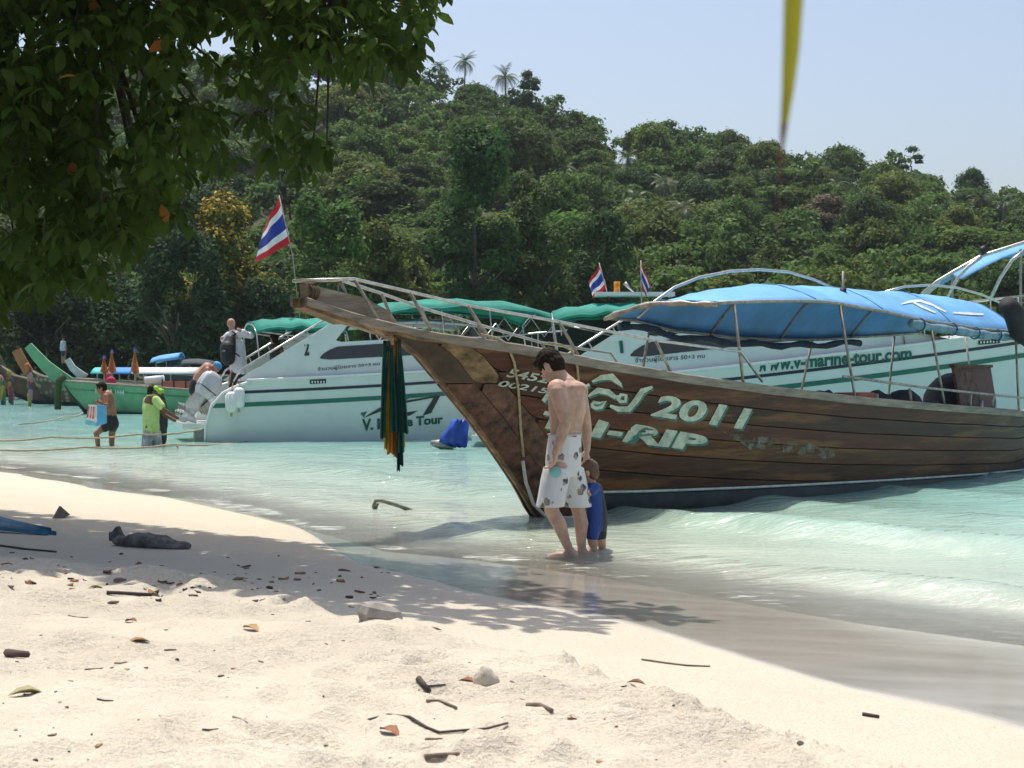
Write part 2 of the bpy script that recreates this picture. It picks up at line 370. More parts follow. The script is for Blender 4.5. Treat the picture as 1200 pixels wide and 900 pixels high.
# ---------------------------------------------------------------- trees
def leaf_mat(name, col, transl=0.25, var=0.5, rough=0.6, hue=0.025, sc_=0.7, spec=0.12):
    m, t, b = newmat(name)
    oi = N(t, 'ShaderNodeObjectInfo'); tc = N(t, 'ShaderNodeTexCoord'); ge = N(t, 'ShaderNodeNewGeometry')
    no = N(t, 'ShaderNodeTexNoise', Scale=sc_, Detail=3.0); t.links.new(tc.outputs['Object'], no.inputs['Vector'])
    c = ramp(t, no.outputs[0], [(0.3, [k * (1 - var) for k in col]), (0.72, [k * (1 + var * 0.8) for k in col])])
    hs = N(t, 'ShaderNodeHueSaturation'); t.links.new(c, hs.inputs['Color'])
    mr = N(t, 'ShaderNodeMapRange'); mr.inputs[3].default_value = 0.5 - hue * 1.3; mr.inputs[4].default_value = 0.5 + hue * 0.8
    t.links.new(oi.outputs['Random'], mr.inputs[0]); t.links.new(mr.outputs[0], hs.inputs['Hue'])
    mu = N(t, 'ShaderNodeMath', operation='MULTIPLY'); mu.inputs[1].default_value = 7.31; t.links.new(oi.outputs['Random'], mu.inputs[0])
    fr = N(t, 'ShaderNodeMath', operation='FRACT'); t.links.new(mu.outputs[0], fr.inputs[0])
    mv = N(t, 'ShaderNodeMapRange'); mv.inputs[3].default_value = 0.80; mv.inputs[4].default_value = 1.2; t.links.new(fr.outputs[0], mv.inputs[0])
    ri = N(t, 'ShaderNodeMapRange'); ri.inputs[3].default_value = 0.72; ri.inputs[4].default_value = 1.28; t.links.new(ge.outputs['Random Per Island'], ri.inputs[0])
    mm = N(t, 'ShaderNodeMath', operation='MULTIPLY'); t.links.new(mv.outputs[0], mm.inputs[0]); t.links.new(ri.outputs[0], mm.inputs[1])
    t.links.new(mm.outputs[0], hs.inputs['Value'])
    t.links.new(hs.outputs[0], b.inputs['Base Color']); b.inputs['Roughness'].default_value = rough; b.inputs['Specular IOR Level'].default_value = spec
    tr = N(t, 'ShaderNodeBsdfTranslucent'); t.links.new(hs.outputs[0], tr.inputs[0])
    mx = N(t, 'ShaderNodeMixShader'); mx.inputs[0].default_value = transl
    t.links.new(b.outputs[0], mx.inputs[1]); t.links.new(tr.outputs[0], mx.inputs[2]); t.links.new(mx.outputs[0], t.nodes['Material Output'].inputs[0])
    return m
m_bark = mat('bark', (0.11, 0.085, 0.06), 0.9, 0.3, 5, bump=0.5, stretch=(1, 1, 0.25))
m_palebark = mat('pale_bark', (0.26, 0.23, 0.19), 0.9, 0.25, 5, bump=0.4, stretch=(1, 1, 0.25))
LM = {'mid': leaf_mat('hill_leaf_mid', (0.092, 0.162, 0.034), .45), 'dark': leaf_mat('hill_leaf_dark', (0.056, 0.112, 0.030), .42),
      'light': leaf_mat('hill_leaf_light', (0.125, 0.182, 0.040), .45), 'gloss': leaf_mat('hill_leaf_glossy', (0.042, 0.080, 0.032), 0.3, rough=0.65, spec=0.08),
      'palm': leaf_mat('palm_leaf', (0.085, 0.135, 0.055), 0.2, rough=0.4), 'dry': leaf_mat('hill_leaf_dry', (0.14, 0.125, 0.065))}
m_flower = leaf_mat('yellow_blossom', (0.40, 0.27, 0.025), 0.2, 0.25)

def leaf_quads(cs, ns, size, rng, aspect=0.6):
    n = len(cs)
    tg = rng.normal(size=(n, 3)); tg -= (tg * ns).sum(1)[:, None] * ns; tg /= np.linalg.norm(tg, axis=1)[:, None] + 1e-9
    bt = np.cross(ns, tg); s = size * rng.uniform(0.6, 1.3, n)[:, None]
    bend = ns * s * rng.uniform(-0.25, 0.1, n)[:, None]
    v = np.stack([cs - tg * s, cs + bt * s * aspect + bend, cs + tg * s + bend * 0.4, cs - bt * s * aspect + bend], 1).reshape(-1, 3)
    f = np.arange(4 * n).reshape(n, 4); return v, f
def crown_pts(rng, Rr, Hh, nl, n, flat=0.7, open_=0.0):
    lob = []
    for i in range(nl):
        u = rng.uniform(0, 1) ** 0.6; a = rng.uniform(0, 6.283)
        zz = rng.uniform(-0.35, 1.0)
        rr = Rr * u * math.sqrt(max(0.05, 1 - (max(zz, 0)) ** 2 * 0.9))
        lob.append((rr * math.cos(a) * 0.78, rr * math.sin(a) * 0.78, Hh * 0.5 * zz * 0.75, rng.uniform(0.18, 0.38) * Rr))
    lob = np.array(lob)
    k = rng.randint(0, nl, n); dr = rng.normal(size=(n, 3)); dr[:, 2] = np.abs(dr[:, 2]) * 1.0 - 0.25
    dr /= np.linalg.norm(dr, axis=1)[:, None]
    rad = lob[k, 3] * np.where(rng.rand(n) < .12, rng.uniform(1.0, 1.45, n), rng.uniform(0.65, 1.05, n))
    c = lob[k, :3] + dr * rad[:, None] * np.array([1, 1, flat])
    nn = dr + rng.normal(size=(n, 3)) * 0.5 + np.array([0, 0, .45]); nn /= np.linalg.norm(nn, axis=1)[:, None]
    return c, nn
def np_mesh(name, v, f, m):
    me = bpy.data.meshes.new(name); me.vertices.add(len(v)); me.vertices.foreach_set('co', np.asarray(v, np.float32).ravel())
    k = f.shape[1]; me.loops.add(f.size); me.loops.foreach_set('vertex_index', f.ravel().astype(np.int32))
    me.polygons.add(len(f)); me.polygons.foreach_set('loop_start', np.arange(0, f.size, k, dtype=np.int32))
    me.materials.append(m); me.update(); return me
def trunk_mesh(name, h, r, rng, m, limbs=5, spread=2.2, crown_h=4.0):
    mb = MB(); b0 = Vector((0, 0, -1.0)); bend = Vector((rng.uniform(-.4, .4), rng.uniform(-.4, .4), 0))
    pts = [b0, Vector((0, 0, h * 0.35)) + bend * .5, Vector((0, 0, h * 0.7)) + bend, Vector((0, 0, h + crown_h * 0.25)) + bend * 1.3]
    mb.tube(pts, [r * 1.3, r, r * .8, r * .35], 7)
    for i in range(limbs):
        a = 6.283 * i / limbs + rng.uniform(-.4, .4); st = pts[1].lerp(pts[2], rng.uniform(0.5, 1.2))
        e = st + Vector((math.cos(a) * spread, math.sin(a) * spread, crown_h * rng.uniform(.25, .6)))
        mb.tube([st, st.lerp(e, .5) + Vector((0, 0, .3)), e], [r * .5, r * .3, r * .1], 5)
    me = bpy.data.meshes.new(name); me.from_pydata([tuple(v) for v in mb.v], [], mb.f); me.materials.append(m); me.polygons.foreach_set('use_smooth', [True] * len(me.polygons)); return me
TV = []
rng = np.random.RandomState(11)
for i, (Rr, Hh, th, nl, n, fl) in enumerate([(3.6, 5.4, 2.6, 44, 7500, .75), (3.2, 5.8, 3.0, 38, 7000, .85), (4.2, 4.6, 3.0, 56, 8500, .6), (2.7, 5.0, 2.4, 30, 6000, .9), (3.9, 6.6, 3.8, 52, 8500, .8)]):
    c, nn = crown_pts(rng, Rr, Hh, nl, n, fl); c[:, 2] += th + Hh * 0.3
    c[:, 2] -= 0.7
    v, f = leaf_quads(c, nn, 0.205, rng)
    tm = trunk_mesh('trunk', th, 0.2, rng, m_bark, 5, Rr * .5, Hh * .6)
    TV.append((v, f, tm, {}))
def crown_mesh(k, kind):
    v, f, tm, cache = TV[k]
    if kind not in cache: cache[kind] = np_mesh('crown', v, f, LM[kind])
    return cache[kind], tm
LAB = {'mid': ('leafy_tree', 'mid green round crowned tree among the woods on the hillside', 'mid green hillside trees'),
       'dark': ('dark_leafy_tree', 'dark green dense crowned tree among the woods on the hillside', 'dark green hillside trees'),
       'light': ('pale_leafy_tree', 'yellowish light green tree among the woods on the hillside', 'light green hillside trees'),
       'dry': ('dry_leafy_tree', 'dull olive brown half bare tree among the woods on the hillside', 'dull brownish hillside trees')}
def hill_tree(x, y, k, kind, s, rz, lab=None, z=None):
    nm, lb, gp = LAB[kind] if lab is None else lab
    cm, tm = crown_mesh(k, kind)
    r = thing(nm, lb, 'tree', (x, y, hz(x, y) if z is None else z), gp, rz); r.scale = (s * rng.uniform(.8, 1.25), s * rng.uniform(.8, 1.25), s * rng.uniform(.75, 1.25))
    for nme, me in (('trunk', tm), ('crown', cm)):
        o = bpy.data.objects.new(nme, me); C.objects.link(o); o.parent = r
    return r
pts = []
tries = 0
while len(pts) < 285 and tries < 60000:
    tries += 1
    Y = math.sqrt(rng.uniform(113 ** 2, 243 ** 2)); a = rng.uniform(-0.43, 0.43); X = a * Y
    md = 5.2 + 2.0 * (Y - 113) / 130
    if all((X - p[0]) ** 2 + (Y - p[1]) ** 2 > md * md for p in pts): pts.append((X, Y))
for (X, Y) in pts:
    u = rng.rand(); kind = 'mid' if u < .46 else 'dark' if u < .74 else 'light' if u < .985 else 'dry'
    hill_tree(X, Y, rng.randint(0, 5), kind, rng.uniform(0.75, 1.2) * (0.8 if Y > 225 else 1), rng.uniform(0, 6.28))
# undergrowth filling the wood between the trees: one mass nobody could count
cs = []; ns = []
for i in range(1500):
    Y = math.sqrt(rng.uniform(108 ** 2, 252 ** 2)); X = rng.uniform(-0.5, 0.5) * Y
    Rr = rng.uniform(1.6, 3.6); c, nn = crown_pts(rng, Rr, Rr * 1.3, 12, 400, .8)
    c += np.array([X, Y, hz(X, Y) + Rr * 0.7 + rng.uniform(0, 3.4)]); cs.append(c); ns.append(nn)
v, f = leaf_quads(np.vstack(cs), np.vstack(ns), 0.30, rng)
o = bpy.data.objects.new('undergrowth', np_mesh('undergrowth', v, f, leaf_mat('undergrowth_leaf', (0.084, 0.150, 0.034), .45, sc_=0.14, var=0.6))); C.objects.link(o)
tag(o, 'dense green undergrowth filling the hillside between the trees', 'undergrowth', kind='stuff')

# palms
def palm_meshes(seed, h):
    rg_ = np.random.RandomState(seed); vs = []; fs = []
    for i in range(24):
        a = 6.283 * i / 24 + rg_.uniform(-.15, .15); el = rg_.uniform(-0.5, 1.25); L = rg_.uniform(2.3, 3.0)
        d = np.array([math.cos(a), math.sin(a)]); p = np.array([0., 0, h]); prev = None; n = 11
        for j in range(n):
            t_ = j / (n - 1); e = el - 1.6 * t_ * (0.6 + 0.4 * math.cos(el)); st = L / n
            q = p + np.array([d[0] * math.cos(e), d[1] * math.cos(e), math.sin(e)]) * st
            sd_ = np.array([-d[1], d[0], 0]); wl = 0.62 * math.sin(math.pi * min(1, 0.12 + t_ * 0.88)) + 0.05
            for sg in (-1, 1):
                k = len(vs); tip = q + sd_ * sg * wl * 0.8 + np.array([0, 0, -0.42 * wl]) + (q - p) * 1.2
                vs += [p, p + (q - p) * 0.75, tip]; fs.append((k, k + 1, k + 2))
            p = q
    return np.array(vs), np.array(fs)
PALM = [palm_meshes(i, h) for i, h in enumerate((6.5, 8.0, 5.0))]
PALM = [(np_mesh('crown', v, f, LM['palm']), h) for (v, f), h in zip(PALM, (6.5, 8.0, 5.0))]
def palm(px, py, Y, k, s, lab, gp):
    top = P(px, py, Y); me, h = PALM[k]
    x, y = top.x, top.y; g = top.z - h * s
    r = thing('coconut_palm', lab, 'palm', (x, y, g), gp, rng.uniform(0, 6)); r.scale = (s, s, s)
    o = bpy.data.objects.new('crown', me); C.objects.link(o); o.parent = r
    dn = max(0.0, (g - hz(x, y)) / s) + 0.6
    MB().tube([(0.25, 0, -dn), (0.1, 0.1, h * .4), (0, 0, h * .8), (0, 0, h + .1)], [.19, .14, .11, .1], 7).build('trunk', m_palebark, r, True, world=False)
for (px, py, Y, k, s, lab) in [(516, 78, 236, 0, .8, 'small coconut palm on the ridge beside a taller palm'), (545, 72, 236, 1, .95, 'tallest coconut palm standing on the hill ridge'), (592, 90, 234, 2, 1.1, 'bushy coconut palm on the ridge next to a spreading tree')]:
    palm(px, py, Y, k, s, lab, None)
for (px, py, Y, k) in [(482, 165, 190, 0), (735, 185, 200, 0), (778, 215, 180, 1), (820, 215, 180, 0), (660, 200, 190, 2), (700, 205, 195, 1), (745, 235, 165, 2), (800, 245, 160, 0), (1000, 232, 190, 1), (1150, 232, 200, 0), (1175, 238, 200, 2), (650, 178, 200, 0), (905, 208, 205, 0), (980, 215, 200, 2)]:
    palm(px, py, Y, k, 0.85, 'grey green coconut palm rising among the hillside trees', 'coconut palms on the hillside')

# single trees that stand out
def special(nm, lab, px, base_y, Y, top_y, Rr, kind, n, size, seed, nl=26, flat=.75, trunk_vis=0.35, tr_m=None, leaf=None, flowers=0):
    rg_ = np.random.RandomState(seed); x = (px - 600) / F * Y; g = hz(x, Y) if Y > 100 else 0.5
    top = CH + (HZ - top_y) / F * Y; H = top - g; ch = H * (1 - trunk_vis); th = H * trunk_vis
    c, nn = crown_pts(rg_, Rr, ch, nl, int(n * 2.2), flat); lo, hi = np.percentile(c[:, 2], 1), np.percentile(c[:, 2], 99.5)
    c[:, 2] = th + (c[:, 2] - lo) / (hi - lo) * ch
    v, f = leaf_quads(c, nn, size * .62, rg_)
    r = thing(nm, lab, 'tree', (x, Y, g)); 
    o = bpy.data.objects.new('crown', np_mesh('crown', v, f, leaf or LM[kind])); C.objects.link(o); o.parent = r
    tm = trunk_mesh('trunk', th + ch * .35, 0.22 + H * 0.008, rg_, tr_m or m_bark, 7, Rr * .6, ch * .5)
    o = bpy.data.objects.new('trunk', tm); C.objects.link(o); o.parent = r
    if flowers:
        top_i = np.argsort(-(nn[:, 2] + 0.12 * c[:, 2] + rg_.normal(size=len(c)) * .5))[:flowers * 2]
        v, f = leaf_quads(c[top_i] + nn[top_i] * 0.12, nn[top_i], size * .55, rg_, .8)
        o = bpy.data.objects.new('blossom', np_mesh('blossom', v, f, m_flower)); C.objects.link(o); o.parent = r
    return r
special('forest_tree', 'tall dark tree with a bare trunk rising above the shore trees', 556, 440, 104, 150, 3.9, 'dark', 6500, .30, 31, 40, .7, .34)
special('forest_tree', 'dense dark tree beside the tall bare trunked tree on the shore', 618, 440, 108, 205, 3.6, 'dark', 5000, .30, 32, 30, .7, .25)
special('flame_tree', 'shore tree covered in yellow blossom beside a dark glossy tree', 270, 440, 98, 236, 3.6, 'mid', 5200, .27, 33, 28, .7, .2, flowers=1700)
special('glossy_tree', 'dark glossy leaved shore tree in front of the yellow blossom tree', 212, 440, 94, 268, 3.4, 'gloss', 6500, .25, 34, 30, .8, .1)
special('shore_tree', 'bright green bushy tree behind the large hanging flag', 385, 440, 100, 232, 3.3, 'mid', 5000, .27, 35, 26, .7, .2)
special('shore_tree', 'dark bushy shore tree behind the brown moored boats', 60, 440, 100, 300, 4.6, 'gloss', 6500, .28, 36, 30, .8, .08)
special('shore_tree', 'dark bushy shore tree behind the orange folded flags', 140, 440, 101, 330, 4.2, 'gloss', 6000, .28, 37, 30, .8, .08)
special('shore_tree', 'round dark shore tree behind the first speedboat canopy', 700, 440, 112, 250, 4.0, 'dark', 5000, .3, 38, 26, .75, .15)
special('shore_tree', 'light green shore tree with a rounded top behind the long rail', 450, 440, 106, 262, 3.6, 'light', 5000, .28, 39, 26, .75, .15)
special('shore_tree', 'low dark shore tree behind the standing man with backpack', 310, 440, 96, 330, 3.2, 'gloss', 5000, .25, 40, 26, .8, .1)
special('ridge_tree', 'dark spreading tree on the ridge beside the bushy palm', 620, 150, 234, 84, 3.4, 'dark', 1500, .34, 41, 12, .5, .35)
special('ridge_tree', 'thin tree with layered crown standing clear of the far ridge', 1068, 210, 233, 172, 2.6, 'dark', 700, .34, 42, 9, .4, .4)
for k_, px in enumerate((-40, 20, 100, 180, 250, 345, 420, 500, 585, 660, 740, 820, 900, 980, 1060, 1140, 1215)):
    Y = rng.uniform(104, 113); hill_tree((px - 600) / F * Y, Y, rng.randint(0, 5), ('dark', 'mid', 'dark', 'light')[k_ % 4], rng.uniform(.75, 1.05), rng.uniform(0, 6),
        ('shore_bush', 'low leafy tree in the front row of the wood along the shore', 'front row trees along the shore'))
# ---------------------------------------------------------------- the wooden long-tail boat
FF = Vector((0.23, 16.4, 0)); HU = Vector((0.668, 0.744, 0)); HN = Vector((0.744, -0.668, 0))
m_hull, t, b = newmat('hull_planks')
oi = N(t, 'ShaderNodeObjectInfo'); tc = N(t, 'ShaderNodeTexCoord')
mp = N(t, 'ShaderNodeMapping'); mp.inputs['Scale'].default_value = (0.5, 1.0, 5.5); t.links.new(tc.outputs['Object'], mp.inputs[0])
ad = N(t, 'ShaderNodeVectorMath', operation='ADD'); t.links.new(mp.outputs[0], ad.inputs[0])
rv = N(t, 'ShaderNodeVectorMath', operation='SCALE'); rv.inputs[0].default_value = (31, 17, 23); t.links.new(oi.outputs['Random'], rv.inputs['Scale']); t.links.new(rv.outputs[0], ad.inputs[1])
g1 = N(t, 'ShaderNodeTexNoise', Scale=3.2, Detail=8.0, Roughness=0.7); t.links.new(ad.outputs[0], g1.inputs['Vector'])
g2 = N(t, 'ShaderNodeTexNoise', Scale=11.0, Detail=8.0, Roughness=0.75); t.links.new(ad.outputs[0], g2.inputs['Vector'])
g3 = N(t, 'ShaderNodeTexNoise', Scale=1.1, Detail=6.0, Roughness=0.6); t.links.new(ad.outputs[0], g3.inputs['Vector'])
base = mixc(t, ramp(t, g1.outputs[0], [(0.35, 0.0), (0.62, 1.0)]), mixc(t, 1.0, oi.outputs['Color'], (0.42, 0.36, 0.30), 'MULTIPLY'), oi.outputs['Color'])
base = mixc(t, ramp(t, g3.outputs[0], [(0.52, 0.0), (0.62, 0.7)]), base, (0.25, 0.105, 0.034))
base = mixc(t, ramp(t, g2.outputs[0], [(0.36, 0.9), (0.47, 0.0)]), base, (0.03, 0.018, 0.011))
base = mixc(t, ramp(t, g2.outputs[0], [(0.62, 0.0), (0.67, 0.6)]), base, (0.30, 0.27, 0.23))
t.links.new(base, b.inputs['Base Color']); b.inputs['Roughness'].default_value = 0.5; b.inputs['Specular IOR Level'].default_value = 0.35
bp = N(t, 'ShaderNodeBump', Strength=0.5, Distance=0.012); t.links.new(g2.outputs[0], bp.inputs['Height']); t.links.new(bp.outputs[0], b.inputs['Normal'])
m_greywood = mat('weathered_wood', (0.30, 0.25, 0.195), 0.75, 0.3, 5, bump=.5, stretch=(.5, 2, 4))
m_palewood = mat('pale_bow_wood', (0.27, 0.165, 0.08), 0.65, 0.55, 5, bump=.3, stretch=(1, 1, 2))
m_darkwood = mat('dark_stem_wood', (0.085, 0.05, 0.03), 0.6, 0.4, 5, bump=.4)
m_redwood = mat('red_brown_wood', (0.135, 0.058, 0.034), 0.55, 0.6, 7, bump=.4, stretch=(1.5, 1, 1.5))
m_anti = mat('dark_green_bottom_paint', (0.022, 0.032, 0.026), 0.6, 0.4, 4)
m_boot = mat('white_boot_stripe', (0.66, 0.68, 0.62), 0.6, 0.2, 5)
m_steel = mat('stainless_tube', (0.60, 0.58, 0.54), 0.32, 0.2, 12, metal=0.85)
m_dull = mat('dull_tube', (0.40, 0.36, 0.31), 0.5, 0.3, 12, metal=0.5)
m_rope = mat('rope', (0.46, 0.36, 0.24), 0.9, 0.3, 40, bump=.5)
m_blue = mat('blue_awning', (0.17, 0.45, 0.80), 0.8, 0.14, 1.6, transl=0.16)
m_greyblue = mat('rolled_awning_blue', (0.20, 0.33, 0.42), 0.8, 0.3, 6)
m_black = mat('black_plastic', (0.018, 0.018, 0.02), 0.6, 0.3, 10)
m_white = mat('white_paint', (0.78, 0.79, 0.77), 0.4, 0.06, 4)
def worn(name, col, amt):
    m = mat(name, col, .7, .25, 9); t = m.node_tree; b = t.nodes['Principled BSDF']; tc = N(t, 'ShaderNodeTexCoord'); mp = N(t, 'ShaderNodeMapping'); mp.inputs['Scale'].default_value = (.6, 1, 3)
    n_ = N(t, 'ShaderNodeTexNoise', Scale=16.0, Detail=7.0, Roughness=.75); t.links.new(tc.outputs['Object'], mp.inputs[0]); t.links.new(mp.outputs[0], n_.inputs['Vector'])
    t.links.new(ramp(t, n_.outputs[0], [(amt, 0.1), (amt + .09, .95)]), b.inputs['Alpha']); return m
m_letter = worn('cream_letter_paint', (0.60, 0.64, 0.52), .32); m_teal_l = worn('teal_letter_shadow', (0.075, 0.22, 0.19), .36)

BS = [(-3.25, .09), (-2.6, .13), (-2.0, .21), (-1.5, .31), (-1, .43), (0, .66), (1, .84), (2, .96), (4, 1.08), (7, 1.1), (9, 1.03), (11, .85), (12.3, .6)]
def bs(t_): return float(np.interp(t_, [p[0] for p in BS], [p[1] for p in BS]))
def lt_world(t_, y_, z_): return FF + HU * t_ - HN * y_ + Vector((0, 0, z_))     # local: x aft, y away from the camera side
def solve_t(px, lat):                       # station whose point at lateral y=lat projects on column px
    k = (px - 600) / F; p = FF - HN * lat
    return (k * p.y - p.x) / (HU.x - k * HU.y)
def lt_pix(px, py, lat):                    # photo pixel on the vertical plane at lateral offset lat (local coords)
    t_ = solve_t(px, lat); p = lt_world(t_, lat, 0)
    return Vector((t_, lat, CH - (py - HZ) / F * p.y))
SHEER_PX = [(355, 347), (412, 366), (450, 376), (500, 388), (560, 396), (620, 405), (700, 421), (800, 438), (900, 452), (1000, 464), (1100, 473), (1200, 481)]
_ts, _zs = [], []
for px, py in SHEER_PX:
    lat = -0.2
    for _ in range(12): lat = -bs(solve_t(px, lat))
    q = lt_pix(px, py, lat); _ts.append(q.x); _zs.append(q.z)
_ts += [11.0, 12.3]; _zs += [_zs[-1] + .03, _zs[-1] + .16]
def zs(t_): return float(np.interp(t_, _ts, _zs))
STEM_PX = [(412, 374), (440, 384), (462, 397), (489, 418), (513, 447), (553, 495), (583, 537), (608, 574), (622, 598), (640, 622)]
_st = [lt_pix(px, py, 0) for px, py in STEM_PX]
_bt = [q.x for q in _st] + [1.5, 4, 9, 12.3]; _bz = [q.z for q in _st] + [-.30, -.34, -.3, -.1]
def zb(t_): return float(np.interp(t_, _bt, _bz))
def bb(t_): return float(np.interp(t_, [-2.5, -.3, .5, 1.5, 3, 6, 9, 12.3], [.03, .035, .12, .36, .62, .78, .7, .3]))
def hw(t_, z_):
    a, c = zb(t_), zs(t_)
    f = min(1, max(0, (z_ - a) / max(c - a, 1e-3)))
    return bb(t_) + (bs(t_) - bb(t_)) * f ** (0.82 if t_ < 1 else 0.7)
T0 = _bt[0]
lt = thing('longtail_boat', 'large weathered brown wooden longtail boat with painted lettering and blue canopy', 'boat', FF)
lt.rotation_euler = (0, 0, math.atan2(HU.y, HU.x))
STEMW = 0.62
def zlim(t_): return zb(t_ - STEMW) if t_ - STEMW < _bt[9] else zb(t_)
TS = [T0 + 0.02 + i * 0.12 for i in range(int((0.9 - T0) / 0.12))] ; TS += [TS[-1] + 0.3 * (i + 1) for i in range(int((12.2 - TS[-1]) / 0.3))] + [12.3]
# seams run parallel to the sheer forward and sag towards the bottom aft
GK = [0.0, 0.235, 0.44, 0.65, 0.87, 1.10, 1.33, 1.57, 1.82, 2.1, 2.4]
SC = [(0.15, .042, .022), (0.10, .036, .021), (0.19, .052, .025), (0.20, .076, .028), (0.14, .056, .026), (0.11, .048, .025), (0.15, .072, .029), (0.10, .050, .026), (0.085, .045, .025), (.07, .038, .021)]
def bootz(t_): return 0.23 - 0.022 * max(t_, -1)
def side_band(zlo, zhi, off, tmin=-9, tmax=99, thick=0.022, lip=0.007, sgn=-1):
    out = []
    for t_ in TS:
        if t_ < tmin or t_ > tmax: continue
        a, c = zlo(t_), zhi(t_)
        if c - a < 0.012: out.append(None); continue
        l = min(lip, (c - a) / 3)
        out.append([Vector((t_, sgn * (hw(t_, z_) + o_), z_)) for z_, o_ in ((a + .001, off - thick), (a + l, off), ((a + c) / 2, off), (c - l, off), (c - .001, off - thick))])
    mb = MB(); run = []; best = []
    for r_ in out + [None]:
        if r_ is None:
            if len(run) > len(best): best = run
            run = []
        else: run.append(r_)
    if len(best) > 1: mb.grid([x_[::(1 if sgn < 0 else -1)] for x_ in best])
    return mb
for sgn in (-1, 1):
    for k in range(len(GK) - 1):
        lo = lambda t_, k=k: max(zs(t_) - .05 - GK[k + 1] * (1 - 0.012 * t_), zlim(t_), bootz(t_) + .035)
        hi = lambda t_, k=k: zs(t_) - .05 - GK[k] * (1 - 0.012 * t_)
        mb = side_band(lo, hi, 0.004 * ((k * 7) % 3), sgn=sgn)
        if mb.f:
            o = mb.build('hull_plank', m_hull, lt, False, world=False); o.color = (*[c_ * .78 for c_ in SC[k]], 1)
    zsp = 1.42; lim = lambda t_, w_: min(zb(t_ - w_), zs(t_) - .06)
    for w0_, w1_, up_m in ((0, .30, m_darkwood), (.30, STEMW, m_palewood)):
        for lo_, hi_, mm in ((-9, zsp, m_redwood), (zsp, 9, up_m)):
            mb = side_band(lambda t_: max(lim(t_, w0_) if w0_ else zb(t_), lo_), lambda t_: min(lim(t_, w1_), hi_), 0.012 if w0_ else .02, tmax=0.9, sgn=sgn)
            if mb.f: mb.build('stem_board', mm, lt, False, world=False)
    mb = side_band(lambda t_: max(bootz(t_), zlim(t_)), lambda t_: bootz(t_) + .035, 0.008, sgn=sgn)
    if mb.f: mb.build('boot_stripe', m_boot, lt, True, world=False)
    mb = side_band(lambda t_: max(zb(t_), zlim(t_) if t_ < .9 else -9), lambda t_: bootz(t_) - .002, 0.003, sgn=sgn)
    if mb.f: mb.build('bottom_paint', m_anti, lt, True, world=False)
# dark lining behind the plank seams
rows = []
for t_ in TS:
    a, c = zb(t_), zs(t_) - .04; zz = [c + (a - c) * i / 6 for i in range(7)]
    rows.append([Vector((t_, -(hw(t_, z_) - .03), z_)) for z_ in zz] + [Vector((t_, hw(t_, z_) - .03, z_)) for z_ in zz[::-1]])
MB().grid(rows).build('hull_lining', m_darkwood, lt, True, world=False)
# stem post: dark curved timber along the stem edge
for (i0, i1, mm) in ((0, 4, m_palewood), (4, 10, m_palewood)):
    pts = []
    for i in range(i0, min(i1 + 1, len(_st))): pts.append(_st[i] + Vector((0.03, 0, 0.02)))
    MB().tube(pts, 0.042, 8).build('stem_post', mm, lt, True, world=False)
# gunwale caps and prow
for sgn in (-1, 1):
    tt = [-3.25 + i * .25 for i in range(63)]; mb = MB()
    rows = []
    for t_ in tt:
        y0 = bs(t_) + .03; y1 = max(bs(t_) - .075, 0.0); z1 = zs(t_); z0 = z1 - (.10 if t_ > -1.7 else .075)
        rows.append([Vector((t_, sgn * y, z)) for y, z in ((y1, z0), (y0, z0), (y0 + .004, z1 - .012), (y0 - .012, z1), (y1, z1), (y1, z0))])
    mb.grid(rows if sgn < 0 else [r[::-1] for r in rows]); mb.f.append([0, 1, 2, 3, 4]); mb.build('gunwale', m_greywood, lt, world=False)
rows = []
for i in range(9):
    t_ = -3.25 + i * .26; z1 = zs(t_) - .012; zl = min(z1 - .085, 9); zl = max(zl, zb(t_) - .0) if t_ > T0 else z1 - .085 - .03 * i / 4
    y = bs(t_) - .005
    rows.append([Vector((t_, -y, z1)), Vector((t_, -y, zl)), Vector((t_, y, zl)), Vector((t_, y, z1)), Vector((t_, -y, z1))])
mb = MB().grid(rows); mb.f.append([0, 1, 2, 3]); mb.build('prow_block', m_palewood, lt, world=False)
# heavy timber lying on the prow, and its rope lashing
q0, q1 = lt_pix(357, 338, 0), lt_pix(450, 366, 0)
mb = MB(); mb.prism([(q0.x, -.05, q0.z - .10), (q0.x - .02, -.05, q0.z + .04), (q0.x + .7, -.05, q0.z - .06), (q1.x, -.05, q1.z + .02), (q1.x + .1, -.05, zs(q1.x + .1) - .02)], (0, .1, 0)); mb.build('prow_timber', m_greywood, lt, world=False)
mb = MB()
for k in range(5):
    c = lt_pix(359 + k * 2, 345, 0); mb.tube([c + Vector((.012 * math.sin(k), .095 * math.cos(a), .075 * math.sin(a) + .02)) for a in [i * .5236 for i in range(13)]], .014, 6)
mb.build('prow_lashing', mat('old_rope', (0.17, 0.115, 0.07), .95, .4, 40, bump=.6), lt, True, world=False)
# deck planks and thwarts inside
for k in range(7):
    mb = MB(); rows = []
    for t_ in [-.8 + i * .6 for i in range(22)]:
        w_ = hw(t_, zs(t_) - .32) - .04; y0 = -w_ + 2 * w_ * k / 7 + .006; y1 = -w_ + 2 * w_ * (k + 1) / 7 - .006
        rows.append([Vector((t_, y0, zs(t_) - .32)), Vector((t_, y1, zs(t_) - .32))])
    mb.slab(rows, .02); mb.build('deck_plank', m_greywood, lt, world=False)
